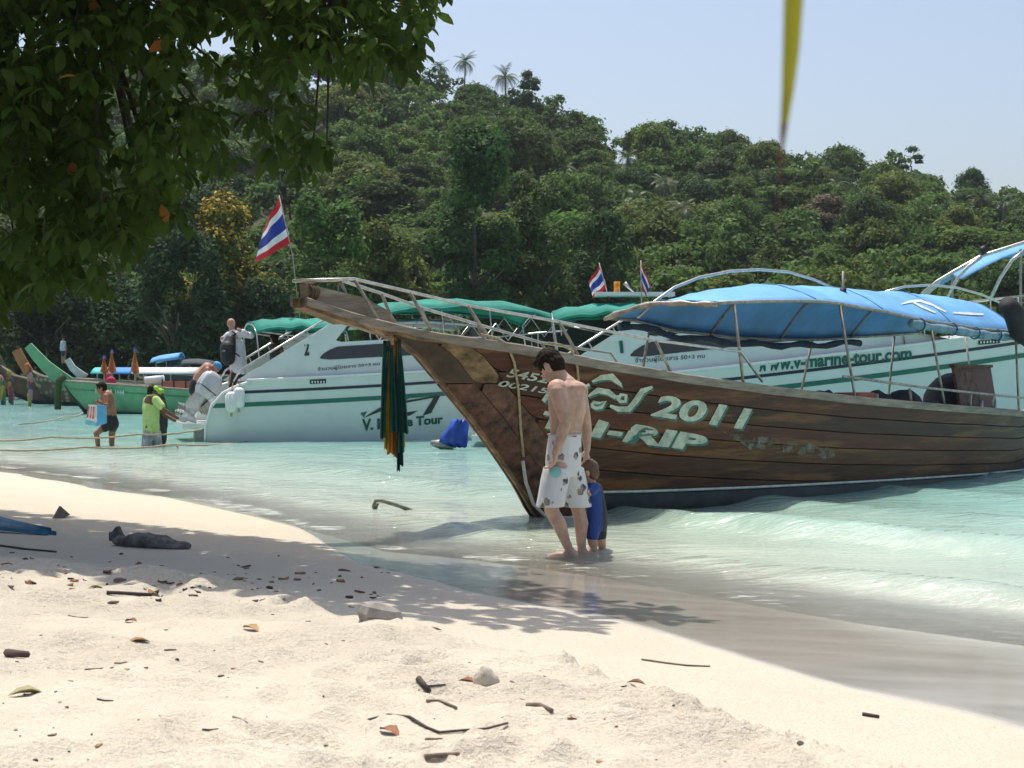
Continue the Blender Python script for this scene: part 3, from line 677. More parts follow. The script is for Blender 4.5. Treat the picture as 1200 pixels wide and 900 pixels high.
# bow rails
NR = [(347, 329, -.02), (415, 327, -.10), (480, 342, None), (548, 358, None), (655, 377, None), (768, 399, None), (868, 412, None), (893, 447, None)]
near_pts = []
for px, py, lat in NR:
    l = lat
    if l is None:
        l = -.3
        for _ in range(12): l = -bs(solve_t(px, l)) * .96
    near_pts.append(lt_pix(px, py, l))
for sgn in (1, -1):
    mb = MB(); mb.tube([Vector((p.x, p.y * sgn, p.z)) for p in near_pts], .016, 8); mb.build('bow_rail', m_steel, lt, True, world=False)
    for p in near_pts[1:6]:
        f_ = Vector((p.x + .28, (p.y - .0) * sgn, zs(p.x + .28) - .02)); f_.y = -sgn * bs(f_.x) * .94
        MB().tube([Vector((p.x, p.y * sgn, p.z)), f_], .017, 7).build('rail_post', m_dull, lt, True, world=False)
# ropes hanging over the side
def side_pt(px, py, off=.03):
    # ray to the near side of the hull
    best = None
    for i in range(400):
        t_ = -2.2 + i * .035
        for _ in range(1): pass
        l = -.5; z_ = 1
        for _ in range(6):
            q = lt_pix(px, py, l); z_ = q.z; t2 = q.x; l = -hw(t2, min(max(z_, zb(t2)), zs(t2)))
        return Vector((t2, l - off, z_))
for pts in ([(560, 392), (580, 396), (592, 404), (600, 425), (605, 460), (607, 500), (610, 535)], [(640, 402), (655, 404), (668, 411), (674, 430), (676, 455)]):
    MB().tube([side_pt(px, py) for px, py in pts], .014, 6).build('hanging_rope', m_rope, lt, True, world=False)
q = [side_pt(609, 540), side_pt(612, 565), side_pt(622, 590), lt_pix(640, 606, -.15), lt_pix(668, 607, -.35), lt_pix(700, 598, -.6)]
MB().tube(q, .02, 6).build('white_rope', mat('white_rope', (.62, .6, .52), .9, .2, 30), lt, True, world=False)

# ---- awning
NE = [(842, 354), (890, 351), (940, 351), (985, 354), (1040, 365), (1100, 377), (1150, 384), (1192, 388)]
RD = [(790, 353), (812, 343), (840, 336), (882, 332), (935, 333), (985, 337), (1050, 341), (1105, 346), (1150, 357), (1194, 380)]
AW = 0.82
ne = [lt_pix(px, py, -AW) for px, py in NE]; rd = [lt_pix(px, py, 0) for px, py in RD]
ta = np.linspace(ne[0].x, ne[-1].x, 34)
zn = np.interp(ta, [q.x for q in ne], [q.z for q in ne]); zr = np.interp(ta, [q.x for q in rd], [q.z for q in rd])
fe = [lt_pix(px, py, AW) for px, py in ((742, 373), (790, 386), (850, 393), (913, 397), (970, 396), (1046, 391), (1130, 386))]
zf = np.interp(ta, [q.x for q in fe], [q.z for q in fe])
def aw_z(i, y):
    u = y / AW; hp_ = [0, 9, 16, 24, 33]; k_ = max(q for q in hp_[:-1] if q <= i); n2_ = hp_[hp_.index(k_) + 1]; sag = 0.022 * math.sin(math.pi * (i - k_) / (n2_ - k_)) * (1 - .5 * abs(u)) + .012 * math.sin(y * 9 + i * 1.3) * (1 - u * u)
    far = zf[i]
    e = zn[i] if u < 0 else far
    return zr[i] + (e - zr[i]) * abs(u) ** 1.7 - abs(sag)
rows = [[Vector((ta[i], y, aw_z(i, y))) for y in np.linspace(-AW, AW, 15)] for i in range(34)]
rows_aw = rows
aw = MB().slab(rows, .008).build('awning', m_blue, lt, True, world=False)
for i0, px_ in ((0, 0), (9, 0), (16, 0), (24, 0), (33, 0)):
    MB().tube([Vector((ta[i0], y, aw_z(i0, y) - .025)) for y in np.linspace(-AW, AW, 13)], .018, 7).build('awning_hoop', m_dull, lt, True, world=False)
    MB().tube([Vector((ta[i0], y, aw_z(i0, y) + .004)) for y in np.linspace(-AW + .03, AW - .03, 13)], .007, 5).build('awning_seam', mat('awning_seam_blue', (.08, .24, .45), .8), aw, True, world=False)
for sg, nm in ((-1, 'awning_edge_tube'), (1, 'awning_edge_tube')):
    MB().tube([Vector((ta[i], sg * AW, aw_z(i, sg * AW) - .01)) for i in range(0, 34)], .022, 7).build(nm, m_dull, lt, True, world=False)
# rolled side curtains under both edges
MB().tube([Vector((ta[i], AW - .03, aw_z(i, AW) - .09 - .02 * math.sin(i * 1.3))) for i in range(1, 26)], [.045 + .010 * math.sin(i * 2.1) for i in range(1, 26)], 9).build('rolled_curtain', mat('dark_rolled_curtain', (.03, .06, .10), .7, .3, 9), lt, True, world=False)
MB().tube([Vector((ta[i], -AW + .0, aw_z(i, -AW) - .09)) for i in range(19, 34)], [.065 + .012 * math.sin(i * 2.3) for i in range(19, 34)], 9).build('rolled_curtain', m_greyblue, lt, True, world=False)
for i in (20, 24, 27, 30):
    MB().tube([Vector((ta[i], -AW + .083 * math.cos(a), aw_z(i, -AW) - .08 + .088 * math.sin(a))) for a in [k * .5236 for k in range(13)]], .011, 5).build('curtain_tie', mat('dark_blue_tie', (.03, .10, .22), .8), lt, True, world=False)
MB().tube([Vector((ta[0] - .03, y, aw_z(0, y) - .03)) for y in np.linspace(-AW, AW, 11)], [.03 + .012 * math.sin(k * 2.3) for k in range(11)], 8).build('rolled_front_curtain', m_dull, lt, True, world=False)
# posts
def post(px, py, lat, name='awning_post', lean=0.0, r=.018):
    tp = lt_pix(px, py, lat); b0 = Vector((tp.x + lean, math.copysign(bs(tp.x + lean) - .04, lat), zs(tp.x + lean) - .05))
    MB().tube([tp, b0], r, 7).build(name, m_dull, lt, True, world=False); return b0
for px, py in ((860, 355), (984, 356), (1090, 378), (1190, 388)): post(px, py, -AW)
for px, py in ((762, 378), (952, 399), (1048, 394), (1130, 388)): post(px, py, AW)
# side rail aft
MB().tube([lt_pix(988, 441, -1.03), lt_pix(1090, 455, -1.03), lt_pix(1195, 466, -1.0), lt_pix(1270, 470, -.9)], .018, 7).build('side_rail', m_dull, lt, True, world=False)
for px in (1066, 1138, 1165): post(px, 455 if px < 1100 else 462, -1.03, 'rail_stanchion')
# arched tubes above the awning
def arch(pp, lat, r=.02):
    q = [lt_pix(px, py, lat) for px, py in pp]; MB().tube(q, r, 8).build('arched_tube', m_steel, lt, True, world=False)
arch([(748, 372), (765, 355), (790, 337), (820, 325), (855, 318), (890, 316), (925, 319), (955, 328), (988, 343)], .35)
arch([(1035, 343), (1060, 336), (1090, 334), (1120, 337), (1150, 345), (1175, 356), (1196, 371)], .35)
MB().tube([lt_pix(988, 318, -.35), lt_pix(988, 368, -.35)], .016, 7).build('awning_pin', m_dull, lt, True, world=False)
MB().tube([lt_pix(988, 338, -.35), lt_pix(988, 350, -.35)], .045, 8).build('pin_clamp', m_black, lt, True, world=False)
# ---- lettering on the hull
hv, hf = [], []
rows = []
for t_ in np.linspace(-1.6, 8, 80):
    a, c = zb(t_), zs(t_) - .03; rows.append([lt_world(t_, -(hw(t_, a + (c - a) * i / 12)), a + (c - a) * i / 12) for i in range(13)])
mbh = MB().grid(rows); LT_BVH = BVHTree.FromPolygons(mbh.v, mbh.f)
def text_geo(s, offset=0.0, shear=0.0):
    cu = bpy.data.curves.new('t', 'FONT'); cu.body = s; cu.offset = offset; cu.shear = shear; cu.resolution_u = 4; cu.size = 1
    o = bpy.data.objects.new('t', cu); C.objects.link(o); dg = bpy.context.evaluated_depsgraph_get(); dg.update()
    me = bpy.data.meshes.new_from_object(o.evaluated_get(dg)); vs = [v.co.copy() for v in me.vertices]; fs = [list(p.vertices) for p in me.polygons]
    bpy.data.objects.remove(o); bpy.data.curves.remove(cu); bpy.data.meshes.remove(me)
    return vs, fs
def project(bvh, pix, off):
    out = []
    o = Vector((0, 0, CH))
    for px, py in pix:
        d = (P(px, py, 10) - o).normalized(); hit, nrm, _, dist = bvh.ray_cast(o, d)
        if hit is None: hit = o + d * 20; nrm = -d
        if nrm.dot(d) > 0: nrm = -nrm
        out.append(hit + nrm * off)
    return out
def text_on(bvh, s, quad, m, parent, name='lettering', off=.012, offset=0.0, shear=0.0, dx=0, dy=0):
    """quad: pixel corners of the text box: bottom-left, bottom-right, top-right, top-left"""
    vs, fs = text_geo(s, offset, shear)
    x0, x1 = min(v.x for v in vs), max(v.x for v in vs); y0, y1 = min(v.y for v in vs), max(v.y for v in vs)
    q = [Vector(c) for c in quad]; pix = []
    for v in vs:
        a = (v.x - x0) / (x1 - x0); c = (v.y - y0) / (y1 - y0)
        p = (q[0] * (1 - a) + q[1] * a) * (1 - c) + (q[3] * (1 - a) + q[2] * a) * c
        pix.append((p.x + dx, p.y + dy))
    return mesh(name, project(bvh, pix, off), fs, m, parent)
def poly_on(bvh, pix, m, parent, name='lettering', off=.012):
    pts = project(bvh, pix, off); n = len(pts)
    return mesh(name, pts, [list(range(n))], m, parent)
def both(s, quad, **k):
    text_on(LT_BVH, s, quad, m_teal_l, lt, off=.010, dx=1.8, dy=2.4, **k); text_on(LT_BVH, s, quad, m_letter, lt, off=.012, **k)
both('2011', [(761, 487), (868, 503), (881, 479), (774, 462)], offset=.034)
both('RIP', [(728, 517), (822, 529), (831, 511), (741, 496)], offset=.05)
both('-', [(710, 509), (727, 511), (730, 506), (713, 504)], offset=.05)
both('I', [(690, 511), (703, 513), (713, 495), (701, 491)], offset=.05)
both('TR', [(628, 500), (682, 508), (690, 489), (638, 481)], offset=.05)
text_on(LT_BVH, '5452', [(592, 441), (640, 449), (644, 440), (597, 431)], m_letter, lt, off=.012, offset=.02, shear=.1)
text_on(LT_BVH, '00215', [(582, 452), (640, 461), (644, 455), (587, 445)], m_letter, lt, off=.012, offset=.02, shear=.1)
def glyph(pp, w_):                          # a brush stroke: pixel path with widths
    L = []; Rr = []
    for i, (x_, y_) in enumerate(pp):
        a = Vector(pp[max(i - 1, 0)]); c = Vector(pp[min(i + 1, len(pp) - 1)]); d = (c - a).normalized(); n_ = Vector((-d.y, d.x)) * w_[i] / 2
        L.append((x_ + n_.x, y_ + n_.y)); Rr.append((x_ - n_.x, y_ - n_.y))
    for off, mm, dx, dy in ((.010, m_teal_l, 1.6, 2.2), (.012, m_letter, 0, 0)):
        a = project(LT_BVH, [(x_ + dx, y_ + dy) for x_, y_ in L], off); c = project(LT_BVH, [(x_ + dx, y_ + dy) for x_, y_ in Rr], off)
        MB().grid([[p, q] for p, q in zip(a, c)]).build('lettering', mm, lt)
glyph([(693, 447), (704, 442), (716, 441), (726, 450), (728, 453)], [2, 6, 8, 4, 1])
glyph([(688, 464), (700, 457), (712, 459), (720, 465), (726, 464)], [2, 7, 7, 5, 2])
glyph([(692, 475), (695, 471), (702, 472), (709, 470), (704, 477), (697, 478), (692, 475)], [4, 4, 3, 3, 4, 4, 4])
glyph([(723, 468), (727, 462), (733, 463), (732, 470), (726, 470), (723, 467)], [4, 4, 4, 4, 4, 4])
glyph([(714, 475), (724, 479), (736, 479), (744, 470), (752, 458), (764, 453)], [3, 6, 7, 7, 7, 3])
glyph([(672, 462), (680, 456), (690, 450)], [5, 7, 3])
for pp, w_ in (([(636, 470), (646, 456), (656, 452), (664, 458), (662, 476)], [5, 6, 6, 6, 6]),): glyph(pp, w_)
# painted white marks on the awning roof
m_mark = mat('pale_awning_paint', (.62, .68, .62), .8, .2, 8)
mba = MB().grid([[lt_world(v.x, v.y, v.z) for v in r_] for r_ in rows_aw]); AW_BVH = BVHTree.FromPolygons(mba.v, mba.f)
for pp, w_ in (([(1056, 357), (1066, 354), (1078, 353), (1090, 357), (1108, 366)], [1, 3, 3, 3, 2]), ([(1070, 355), (1080, 360), (1096, 367)], [2, 3, 2]), ([(1116, 367), (1134, 368), (1152, 369)], [2, 3, 2])):
    a = project(AW_BVH, [(x_, y_ - k_ / 2) for (x_, y_), k_ in zip(pp, w_)], .01); c = project(AW_BVH, [(x_, y_ + k_ / 2) for (x_, y_), k_ in zip(pp, w_)], .01)
    MB().grid([[p, q] for p, q in zip(a, c)]).build('painted_mark', m_mark, aw)
# bare pale patch on the planks
m_patch, t, b = newmat('bare_patch')
tc = N(t, 'ShaderNodeTexCoord'); n_ = N(t, 'ShaderNodeTexNoise', Scale=7.0, Detail=8.0, Roughness=.7); t.links.new(tc.outputs['Object'], n_.inputs['Vector'])
t.links.new(ramp(t, n_.outputs[0], [(.40, 0.0), (.56, .55)]), b.inputs['Alpha']); t.links.new(ramp(t, n_.outputs[0], [(.42, (.07, .042, .026)), (.52, (.27, .26, .21)), (.7, (.34, .34, .29))]), b.inputs['Base Color']); b.inputs['Roughness'].default_value = .7
up = [(846, 505), (858, 509), (868, 508), (880, 511), (895, 512), (915, 514), (930, 519), (945, 518), (960, 524), (968, 523), (977, 531)]; dn = [(848, 508), (856, 514), (868, 519), (878, 527), (893, 526), (910, 531), (925, 529), (940, 534), (955, 533), (966, 538), (977, 534)]
MB().grid([[a, c] for a, c in zip(project(LT_BVH, up, .017), project(LT_BVH, dn, .017))]).build('bare_patch', m_patch, lt)

# ---- things lying in and hanging on the boat
def lump(name, lab, cat, c, rad, m, seed=0, rz=0, flat=True):
    rg_ = np.random.RandomState(seed); mb = MB().ell((0, 0, rad[2] * .9), rad, None, 14, 9)
    for v in mb.v:
        k = 1 + .16 * (vn(np.array([v.x / rad[0] * 1.7 + seed]), np.array([v.y / rad[1] * 1.7 + v.z / rad[2]]), seed)[0] - .5) * 2
        v.x *= k; v.y *= k; v.z = max(v.z * k, 0)
    o = mb.build(name, m, None, True); o.location = c; o.rotation_euler = (0, 0, rz); return tag(o, lab, cat)
ang = math.atan2(HU.y, HU.x)
def on_deck(px, lat, dz=-.32):
    t_ = solve_t(px, lat); return lt_world(t_, lat, zs(t_) + dz)
m_dkbag = mat('dark_bag', (.035, .032, .035), .85, .3, 8, bump=.3)
lump('duffel_bag', 'dark blue bundle on the deck beside the first awning post', 'bag', on_deck(966, -.35), (.22, .2, .22), mat('navy_cloth', (.02, .025, .05), .9), 1, ang)
lump('duffel_bag', 'dark bag behind the gunwale next to the orange cushion', 'bag', on_deck(1030, -.35), (.26, .24, .23), m_dkbag, 2, ang)
lump('duffel_bag', 'larger dark brown bag between two posts behind the gunwale', 'bag', on_deck(1062, -.3), (.36, .28, .26), mat('brown_bag', (.05, .04, .04), .85, .3, 8), 3, ang)
lump('duffel_bag', 'small black bag beside the larger dark brown bag', 'bag', on_deck(1087, -.4), (.22, .22, .20), m_dkbag, 4, ang)
p = on_deck(1002, -.4); r = thing('cushion', 'orange red seat cushion with a pale end on the boat deck', 'cushion', p, rz=ang)
mb = MB(); mb.box((-.28, -.2, 0), (.24, .2, .42)); o = mb.build('pad', mat('orange_vinyl', (.55, .11, .05), .5, .2, 5), r, world=False)
bv = o.modifiers.new('b', 'BEVEL'); bv.width = .04; bv.segments = 3
MB().box((.244, -.19, .02), (.30, .19, .40)).build('end_panel', mat('grey_vinyl', (.5, .5, .48), .5), r, world=False)
# engine cover / tyre-like black drum and the pair of brown boards
p = on_deck(1120, .1); r = thing('engine_cover', 'big black rounded engine cover in front of the brown boards', 'engine cover', p, rz=ang)
MB().ell((0, 0, .38), (.55, .5, .52), None, 18, 10).build('cover', m_dkbag, r, True, world=False)
MB().tube([(-.58, 0, .32), (-.5, .1, .3), (.5, .1, .3), (.58, 0, .32)], .03, 6).build('strap', m_black, r, world=False)
p = on_deck(1150, -.45); r = thing('board_seat', 'pair of upright dark brown boards leaning at the stern end of the boat', 'seat', p, rz=ang)
for x0, x1, cl in ((-.62, 0.03, m_redwood), (0.045, .62, mat('dark_red_board', (.10, .035, .025), .45, .3, 5))):
    mb = MB(); mb.prism([(x0 + .05, -.02, -.02), (x1 + .02, -.02, -.02), (x1 - .03, .12, .96), (x0 - .06, .12, .96)], (0, .045, 0)); mb.build('board', cl, r, world=False)
MB().prism([(-.70, .095, .955), (.62, .095, .955), (.62, .095, 1.0), (-.70, .095, 1.0)], (0, .09, 0)).build('top_rail', m_redwood, r, world=False)
for x_ in (-.25, .22): MB().tube([(x_, -.12, -.02), (x_ + .03, -.10, .45)], .03, 7).build('leg', m_steel, r, True, world=False)
# rolled black tarpaulin hanging at the stern edge of the awning
r = thing('rolled_tarpaulin', 'black rolled tarpaulin tied to the stern end of the blue awning', 'tarpaulin', lt_world(solve_t(1188, -1.0), -1.0, 1.8))
pp = [lt_world(*lt_pix(px, py, -1.06)) for px, py in ((1180, 356), (1188, 366), (1196, 388), (1214, 402), (1240, 405))]
MB().tube(pp, [.13, .16, .17, .15, .1], 10).build('roll', m_dkbag, r, True)
MB().tube([pp[1] + Vector((0, .05, .17)), pp[1] + Vector((.17, 0, 0)), pp[1] + Vector((0, -.05, -.17)), pp[1] + Vector((-.17, 0, 0)), pp[1] + Vector((0, .05, .17))], .015, 5).build('cord', m_rope, r, True)
# folded sunshade hanging from the prow: long pleated strips
p = lt_world(*lt_pix(460, 400, 0)); Yh = p.y
r = thing('hanging_cloths', 'bundle of long green yellow and orange cloths hanging from the prow', 'cloth', P(460, 398, Yh))
CL = {'g': mat('green_cloth', (.018, .125, .095), .85, .2, 5, transl=.15), 'y': mat('yellow_cloth', (.42, .31, .03), .85, .2, 5, transl=.15), 'o': mat('orange_cloth', (.55, .22, .03), .85, .2, 5, transl=.15), 't': mat('teal_cloth', (.015, .10, .11), .85, .2, 5, transl=.15)}
for (xt, xb0, xb1, yb, c, dz) in [(451, 445, 452, 514, 'g', 0), (455, 450, 457, 527, 'y', .05), (458, 457, 467, 507, 'g', -.07), (459, 453, 462, 532, 'o', .06), (462, 461, 469, 536, 'o', .1), (465, 464, 471, 505, 't', -.03), (466, 467, 475, 524, 'y', .03), (467, 472, 479, 508, 'g', -.02), (468, 466, 474, 531, 'g', -.05), (466, 465, 469, 552, 't', 0.02), (467, 468, 473, 546, 'g', 0.0), (456, 446, 452, 480, 't', -.03)]:
    rows = []
    for j in range(12):
        f_ = j / 11; yy = 399 + (yb - 399) * f_; k_ = f_ ** .8
        x0 = (xt - 2) + (xb0 - xt + 2) * k_; x1 = (xt + 2) + (xb1 - xt - 2) * k_
        rows.append([P(x0 + (x1 - x0) * i / 4, yy + (1.5 * math.sin(i * 2.1 + xt) if j == 11 else 0), Yh + dz * f_ + (.035 * f_ + .01) * math.cos(i * math.pi) ) for i in range(5)])
    MB().slab(rows, Vector((0, .006, 0))).build('cloth_strip', CL[c], r, True)
MB().tube([lt_world(*lt_pix(458, 388, 0)), P(459, 396, Yh), P(460, 404, Yh)], .02, 6).build('cord', m_rope, r, True)
# little green flag stuck behind the prow timber
q = lt_world(*lt_pix(395, 348, .1)); r = thing('small_flag', 'small green and yellow flag stuck behind the prow timber', 'flag', q)
MB().tube([q, lt_world(*lt_pix(397, 332, .1))], .008, 5).build('stick', m_dull, r)
MB().prism([lt_world(*lt_pix(px, py, .1)) for px, py in ((397, 333), (391, 346), (404, 352), (405, 344))], (0, .006, 0)).build('cloth', CL['g'], r)
MB().prism([lt_world(*lt_pix(px, py, .09)) for px, py in ((400, 346), (398, 351), (404, 353), (405, 348))], (0, .006, 0)).build('trim', CL['y'], r)
# ---------------------------------------------------------------- speedboats
m_gel = mat('white_gelcoat', (0.66, 0.71, 0.68), 0.25, 0.04, 2, coat=.3)
m_navy = mat('navy_stripe', (0.012, 0.016, 0.045), 0.35)
m_green = mat('green_stripe', (0.01, 0.15, 0.105), 0.4)
m_tealc = mat('teal_awning', (0.03, 0.34, 0.26), 0.8, 0.25, 1.2, transl=0.3)
m_whitec = mat('white_canvas', (0.78, 0.78, 0.78), 0.7, .05, 3, transl=.2)
m_glass = mat('dark_window', (0.012, 0.012, 0.014), 0.08, .1, 2, spec=.8)
m_ink = mat('black_lettering', (0.03, 0.03, 0.035), .5)
m_inkg = mat('green_lettering', (0.01, 0.11, 0.085), .5)
m_cowl = mat('silver_engine_cowl', (0.55, 0.56, 0.58), .35, .1, 3)
m_leg = mat('engine_leg_paint', (0.58, 0.58, 0.56), .4, .15, 5)
m_metal = mat('worn_metal', (.35, .34, .32), .45, .3, 10, metal=.6)
SB_B = [(0, 1.5), (1, 1.6), (4, 1.75), (7, 1.65), (9, 1.3), (10.5, .85), (11.5, .4), (12.2, .06)]
def sbb(x): return float(np.interp(x, [p[0] for p in SB_B], [p[1] for p in SB_B]))
def rub(x): return 1.36 + .030 * x + .0022 * x * x
def sb_half(x, z):
    f = min(1, max(0, (z + .15) / (rub(x) + .15))); return sbb(x) * (0.84 + .16 * f ** .8) - (.35 * max(0, x - 8) / 4) * (1 - f)
def aft(z):                                 # curved stern edge of the side
    return float(np.interp(z, [-.15, .35, .8, 1.1, 1.25, 1.36], [0.0, .02, .14, .42, .72, 1.1]))
def speedboat(label, number, near_stern, heading, pitch, cdz, xs_=1.0):
    u = Vector((math.cos(R(heading)), math.sin(R(heading)), 0)); n_ = Vector((u.y, -u.x, 0))
    pos = Vector((near_stern[0], near_stern[1], 0)) - n_ * 1.3
    r = thing('speedboat', label, 'boat', pos, rz=R(heading), ry=-R(pitch))
    if pitch: r.location.z = -math.sin(R(pitch)) * 2.6
    M = Matrix.LocRotScale(r.location, r.rotation_euler, Vector((xs_, 1, 1)))
    r.matrix_basis = M
    loc = lambda mb, nm, mm, pa=r, sm=False: mb.build(nm, mm, pa, sm, world=False)
    xs = [0, .1, .3, .6, 1.0, 1.5] + [2.2 + i * .7 for i in range(14)] + [12, 12.2]
    side_rows = {}
    for sg in (-1, 1):
        rows = []
        for i, f in enumerate(np.linspace(0, 1, 11)):
            row = []
            for x in xs:
                z = -.15 + f * (rub(x) + .15); xx = aft(z if x < 2 else 9) if x < 2 else 0
                X = x if x >= 2.2 else aft(z) + (2.2 - aft(z)) * (x / 2.2)
                z = -.15 + f * (rub(X) + .15)
                row.append(Vector((X, sg * sb_half(X, z), z)))
            rows.append(row)
        side_rows[sg] = rows
        loc(MB().grid(rows if sg < 0 else [q[::-1] for q in rows]), 'hull_side', m_gel, sm=True)
    # deck edge, topside above the rub line and cabin side
    for sg in (-1, 1):
        loc(MB().tube([(x, sg * (sb_half(x, rub(x)) + .01), rub(x)) for x in xs if x >= .9] , .035, 6), 'rub_rail', m_white, sm=True)
        loc(MB().tube([(aft(z), sg * (sb_half(aft(z), z) + .012), z) for z in (.0, .2, .35, .6, .8, .95, 1.1, 1.2, 1.28, 1.355)], .04, 6), 'stern_rim', m_white, sm=True)
        for nm, mm, z0, z1 in (('navy_stripe', m_navy, .30, .235), ('green_stripe', m_green, .60, .50)):
            rows = []
            for x in xs:
                X = max(x, aft(rub(1) - z0) + .02)
                rows.append([Vector((X, sg * (sb_half(X, rub(X) - z_) + .012), rub(X) - z_)) for z_ in (z0, z1)])
            loc(MB().grid(rows), nm, mm)
        yb = lambda x: sg * (sbb(x) - .12)
        low = [(x, rub(x) - .02) for x in (9.6, 8.5, 7.4, 6.2, 5, 4, 3, 2, 1.2, .8)]
        top = [(.8, 1.40), (2.1, 2.10), (3.32, 2.80), (3.5, 2.87), (3.74, 2.84), (3.45, 2.52), (3.24, 2.31), (3.42, 2.27), (4.7, 2.34), (6, 2.40), (7.2, 2.42), (8.4, 2.16), (9.6, 1.86)]
        # strips between the lower and the upper outline
        def ztop(x):
            return float(np.interp(x, [p[0] for p in [(.8, 1.40), (3.24, 2.29), (3.42, 2.27), (4.7, 2.34), (6, 2.40), (7.2, 2.42), (8.4, 2.16), (9.6, 1.86)]], [p[1] for p in [(.8, 1.40), (3.24, 2.29), (3.42, 2.27), (4.7, 2.34), (6, 2.40), (7.2, 2.42), (8.4, 2.16), (9.6, 1.86)]]))
        rows = []
        for x in [.8, 1.2, 1.7, 2.2, 2.7, 3.1, 3.24, 3.42, 4, 4.7, 5.4, 6, 6.6, 7.2, 7.8, 8.4, 9, 9.6]:
            zt = 1.4 + (x - .8) * .556 if x < 3.15 else ztop(x)
            if x <= 3.24 and x > 3.15: zt = 2.31
            rows.append([Vector((x, yb(x) + sg * .0 - sg * .06 * (z - rub(x)), z)) for z in (rub(x) - .02, rub(x) + .5 * (zt - rub(x)), zt)])
        loc(MB().slab(rows, Vector((0, -sg * .06, 0))), 'cabin_side', m_gel)
        y0 = yb(3) - sg * .03
        loc(MB().prism([(2.35, y0, 2.2), (3.32, y0, 2.80), (3.5, y0, 2.87), (3.74, y0, 2.84), (3.45, y0, 2.52), (3.24, y0, 2.28), (2.9, y0, 2.24)], (0, -sg * .07, 0)), 'arch_wing', m_gel)
        yw = lambda x: yb(x) + sg * .006
        rows = []
        for x in (2.86, 2.95, 3.1, 3.3, 3.7, 4.2, 4.9, 5.6, 6.3, 6.8, 7.2, 7.5):
            zt = float(np.interp(x, [2.86, 3.0, 3.3, 4.2, 5.5, 6.8, 7.5], [1.92, 2.05, 2.16, 2.22, 2.29, 2.33, 2.2])); zl = float(np.interp(x, [2.86, 3.05, 4, 5, 6.5, 7.5], [1.89, 1.86, 1.91, 1.96, 2.03, 2.12]))
            rows.append([Vector((x, yb(x) - sg * .06 * (z - rub(x)) + sg * .016, z)) for z in (zl, (zl + zt) / 2, zt)])
        loc(MB().slab(rows, Vector((0, -sg * .012, 0))), 'side_window', m_glass)
        # hand rail along the slanting edge
        a, c = Vector((.85, yb(1) - sg * .04, 1.62)), Vector((3.2, yb(3) - sg * .06, 2.90))
        loc(MB().tube([a + Vector((-.15, 0, -.25)), a, c], .025, 7), 'hand_rail', m_steel, sm=True)
        for k in range(5):
            p = a.lerp(c, .05 + k * .22); loc(MB().tube([p, p + Vector((.12, 0, -.24))], .018, 6), 'rail_post', m_steel, sm=True)
        # bow rail
        bp_ = [Vector((x, sg * (sbb(x) - .1), rub(x) + .75 - .02 * abs(x - 10))) for x in (7.6, 8.6, 9.6, 10.6, 11.5)]
        loc(MB().tube([Vector((7.2, bp_[0].y, rub(7.2) + .3))] + bp_, .02, 6), 'bow_rail', m_steel, sm=True)
        for p in bp_[1:]: loc(MB().tube([p, Vector((p.x, p.y, rub(p.x)))], .016, 6), 'rail_post', m_steel, sm=True)
    loc(MB().grid([[Vector((x, -sbb(x) + .05, rub(x) - .03)), Vector((x, 0, rub(x) + .08)), Vector((x, sbb(x) - .05, rub(x) - .03))] for x in (9.4, 10.2, 11, 11.6, 12.15)]), 'fore_deck', m_gel, sm=True)
    loc(MB().grid([[Vector((x, -sbb(x) + .1, .75)), Vector((x, sbb(x) - .1, .75))] for x in (1.1, 3, 5, 7, 9.5)]), 'cockpit_floor', m_gel)
    loc(MB().grid([[Vector((7.2, y, 2.42)), Vector((8.4, y, 2.16)), Vector((9.6, y * .8, 1.86))] for y in (-1.45, -.7, 0, .7, 1.45)]), 'windscreen', m_glass, sm=True)
    loc(MB().box((-.55, -1.25, .30), (.5, 1.25, .42)), 'swim_platform', m_gel)
    loc(MB().box((.45, -1.35, -.1), (.55, 1.35, 1.0)), 'transom', m_gel)
    # awnings with their frames
    def awn(nm, x0, x1, z0, z1, hw_, mm, th=.05, drop=.0):
        rows = []
        for i in range(9):
            x = x0 + (x1 - x0) * i / 8; e = math.sin(math.pi * i / 8) ** .6
            rows.append([Vector((x, y, z0 + (z1 - z0) * e - .22 * abs(y / hw_) ** 3 + .03 * math.sin(i * 2.5 + y * 1.7) - .012 * (i % 2))) for y in np.linspace(-hw_, hw_, 9)])
        o = loc(MB().slab(rows, .02), nm, mm, sm=True)
        for sg in (-1, 1):
            loc(MB().tube([r_[0 if sg < 0 else -1] + Vector((0, 0, -.03)) for r_ in rows], .035, 7), nm + '_edge', mm, o, True)
        for i in (0, 4, 8): loc(MB().tube([q + Vector((0, 0, -.05)) for q in rows[i]], .02, 6), 'awning_hoop', m_steel, o, True)
        return rows
    rs = awn('stern_awning', 1.3, 3.6, 2.76 + cdz, 2.86 + cdz, 1.2, m_tealc)
    rf = awn('main_awning', 4.1, 9.3, 3.06 - cdz * 1.2, 3.36 - cdz * 1.6, 1.5, m_tealc)
    loc(MB().slab([[Vector((x, y, 2.78 + .10 * math.sin((x - 4.2) / 3 * 3.14) - .08 * abs(y))) for y in (-1.35, -.7, 0, .7, 1.35)] for x in (4.2, 5, 5.8, 6.6, 7.2)], .05), 'hard_top', m_whitec, sm=True)
    for rows, i0 in ((rs, (0, 8)), (rf, (0, 3, 5, 8))):
        for i in i0:
            for s_ in (0, -1):
                p = rows[i][s_]; bz_ = 1.4 + max(0, p.x - .8) * .5 if p.x < 3.3 else 2.2
                loc(MB().tube([p, (p.x + .1, p.y, min(bz_, 2.3))], .02, 6), 'awning_post', m_steel, sm=True)
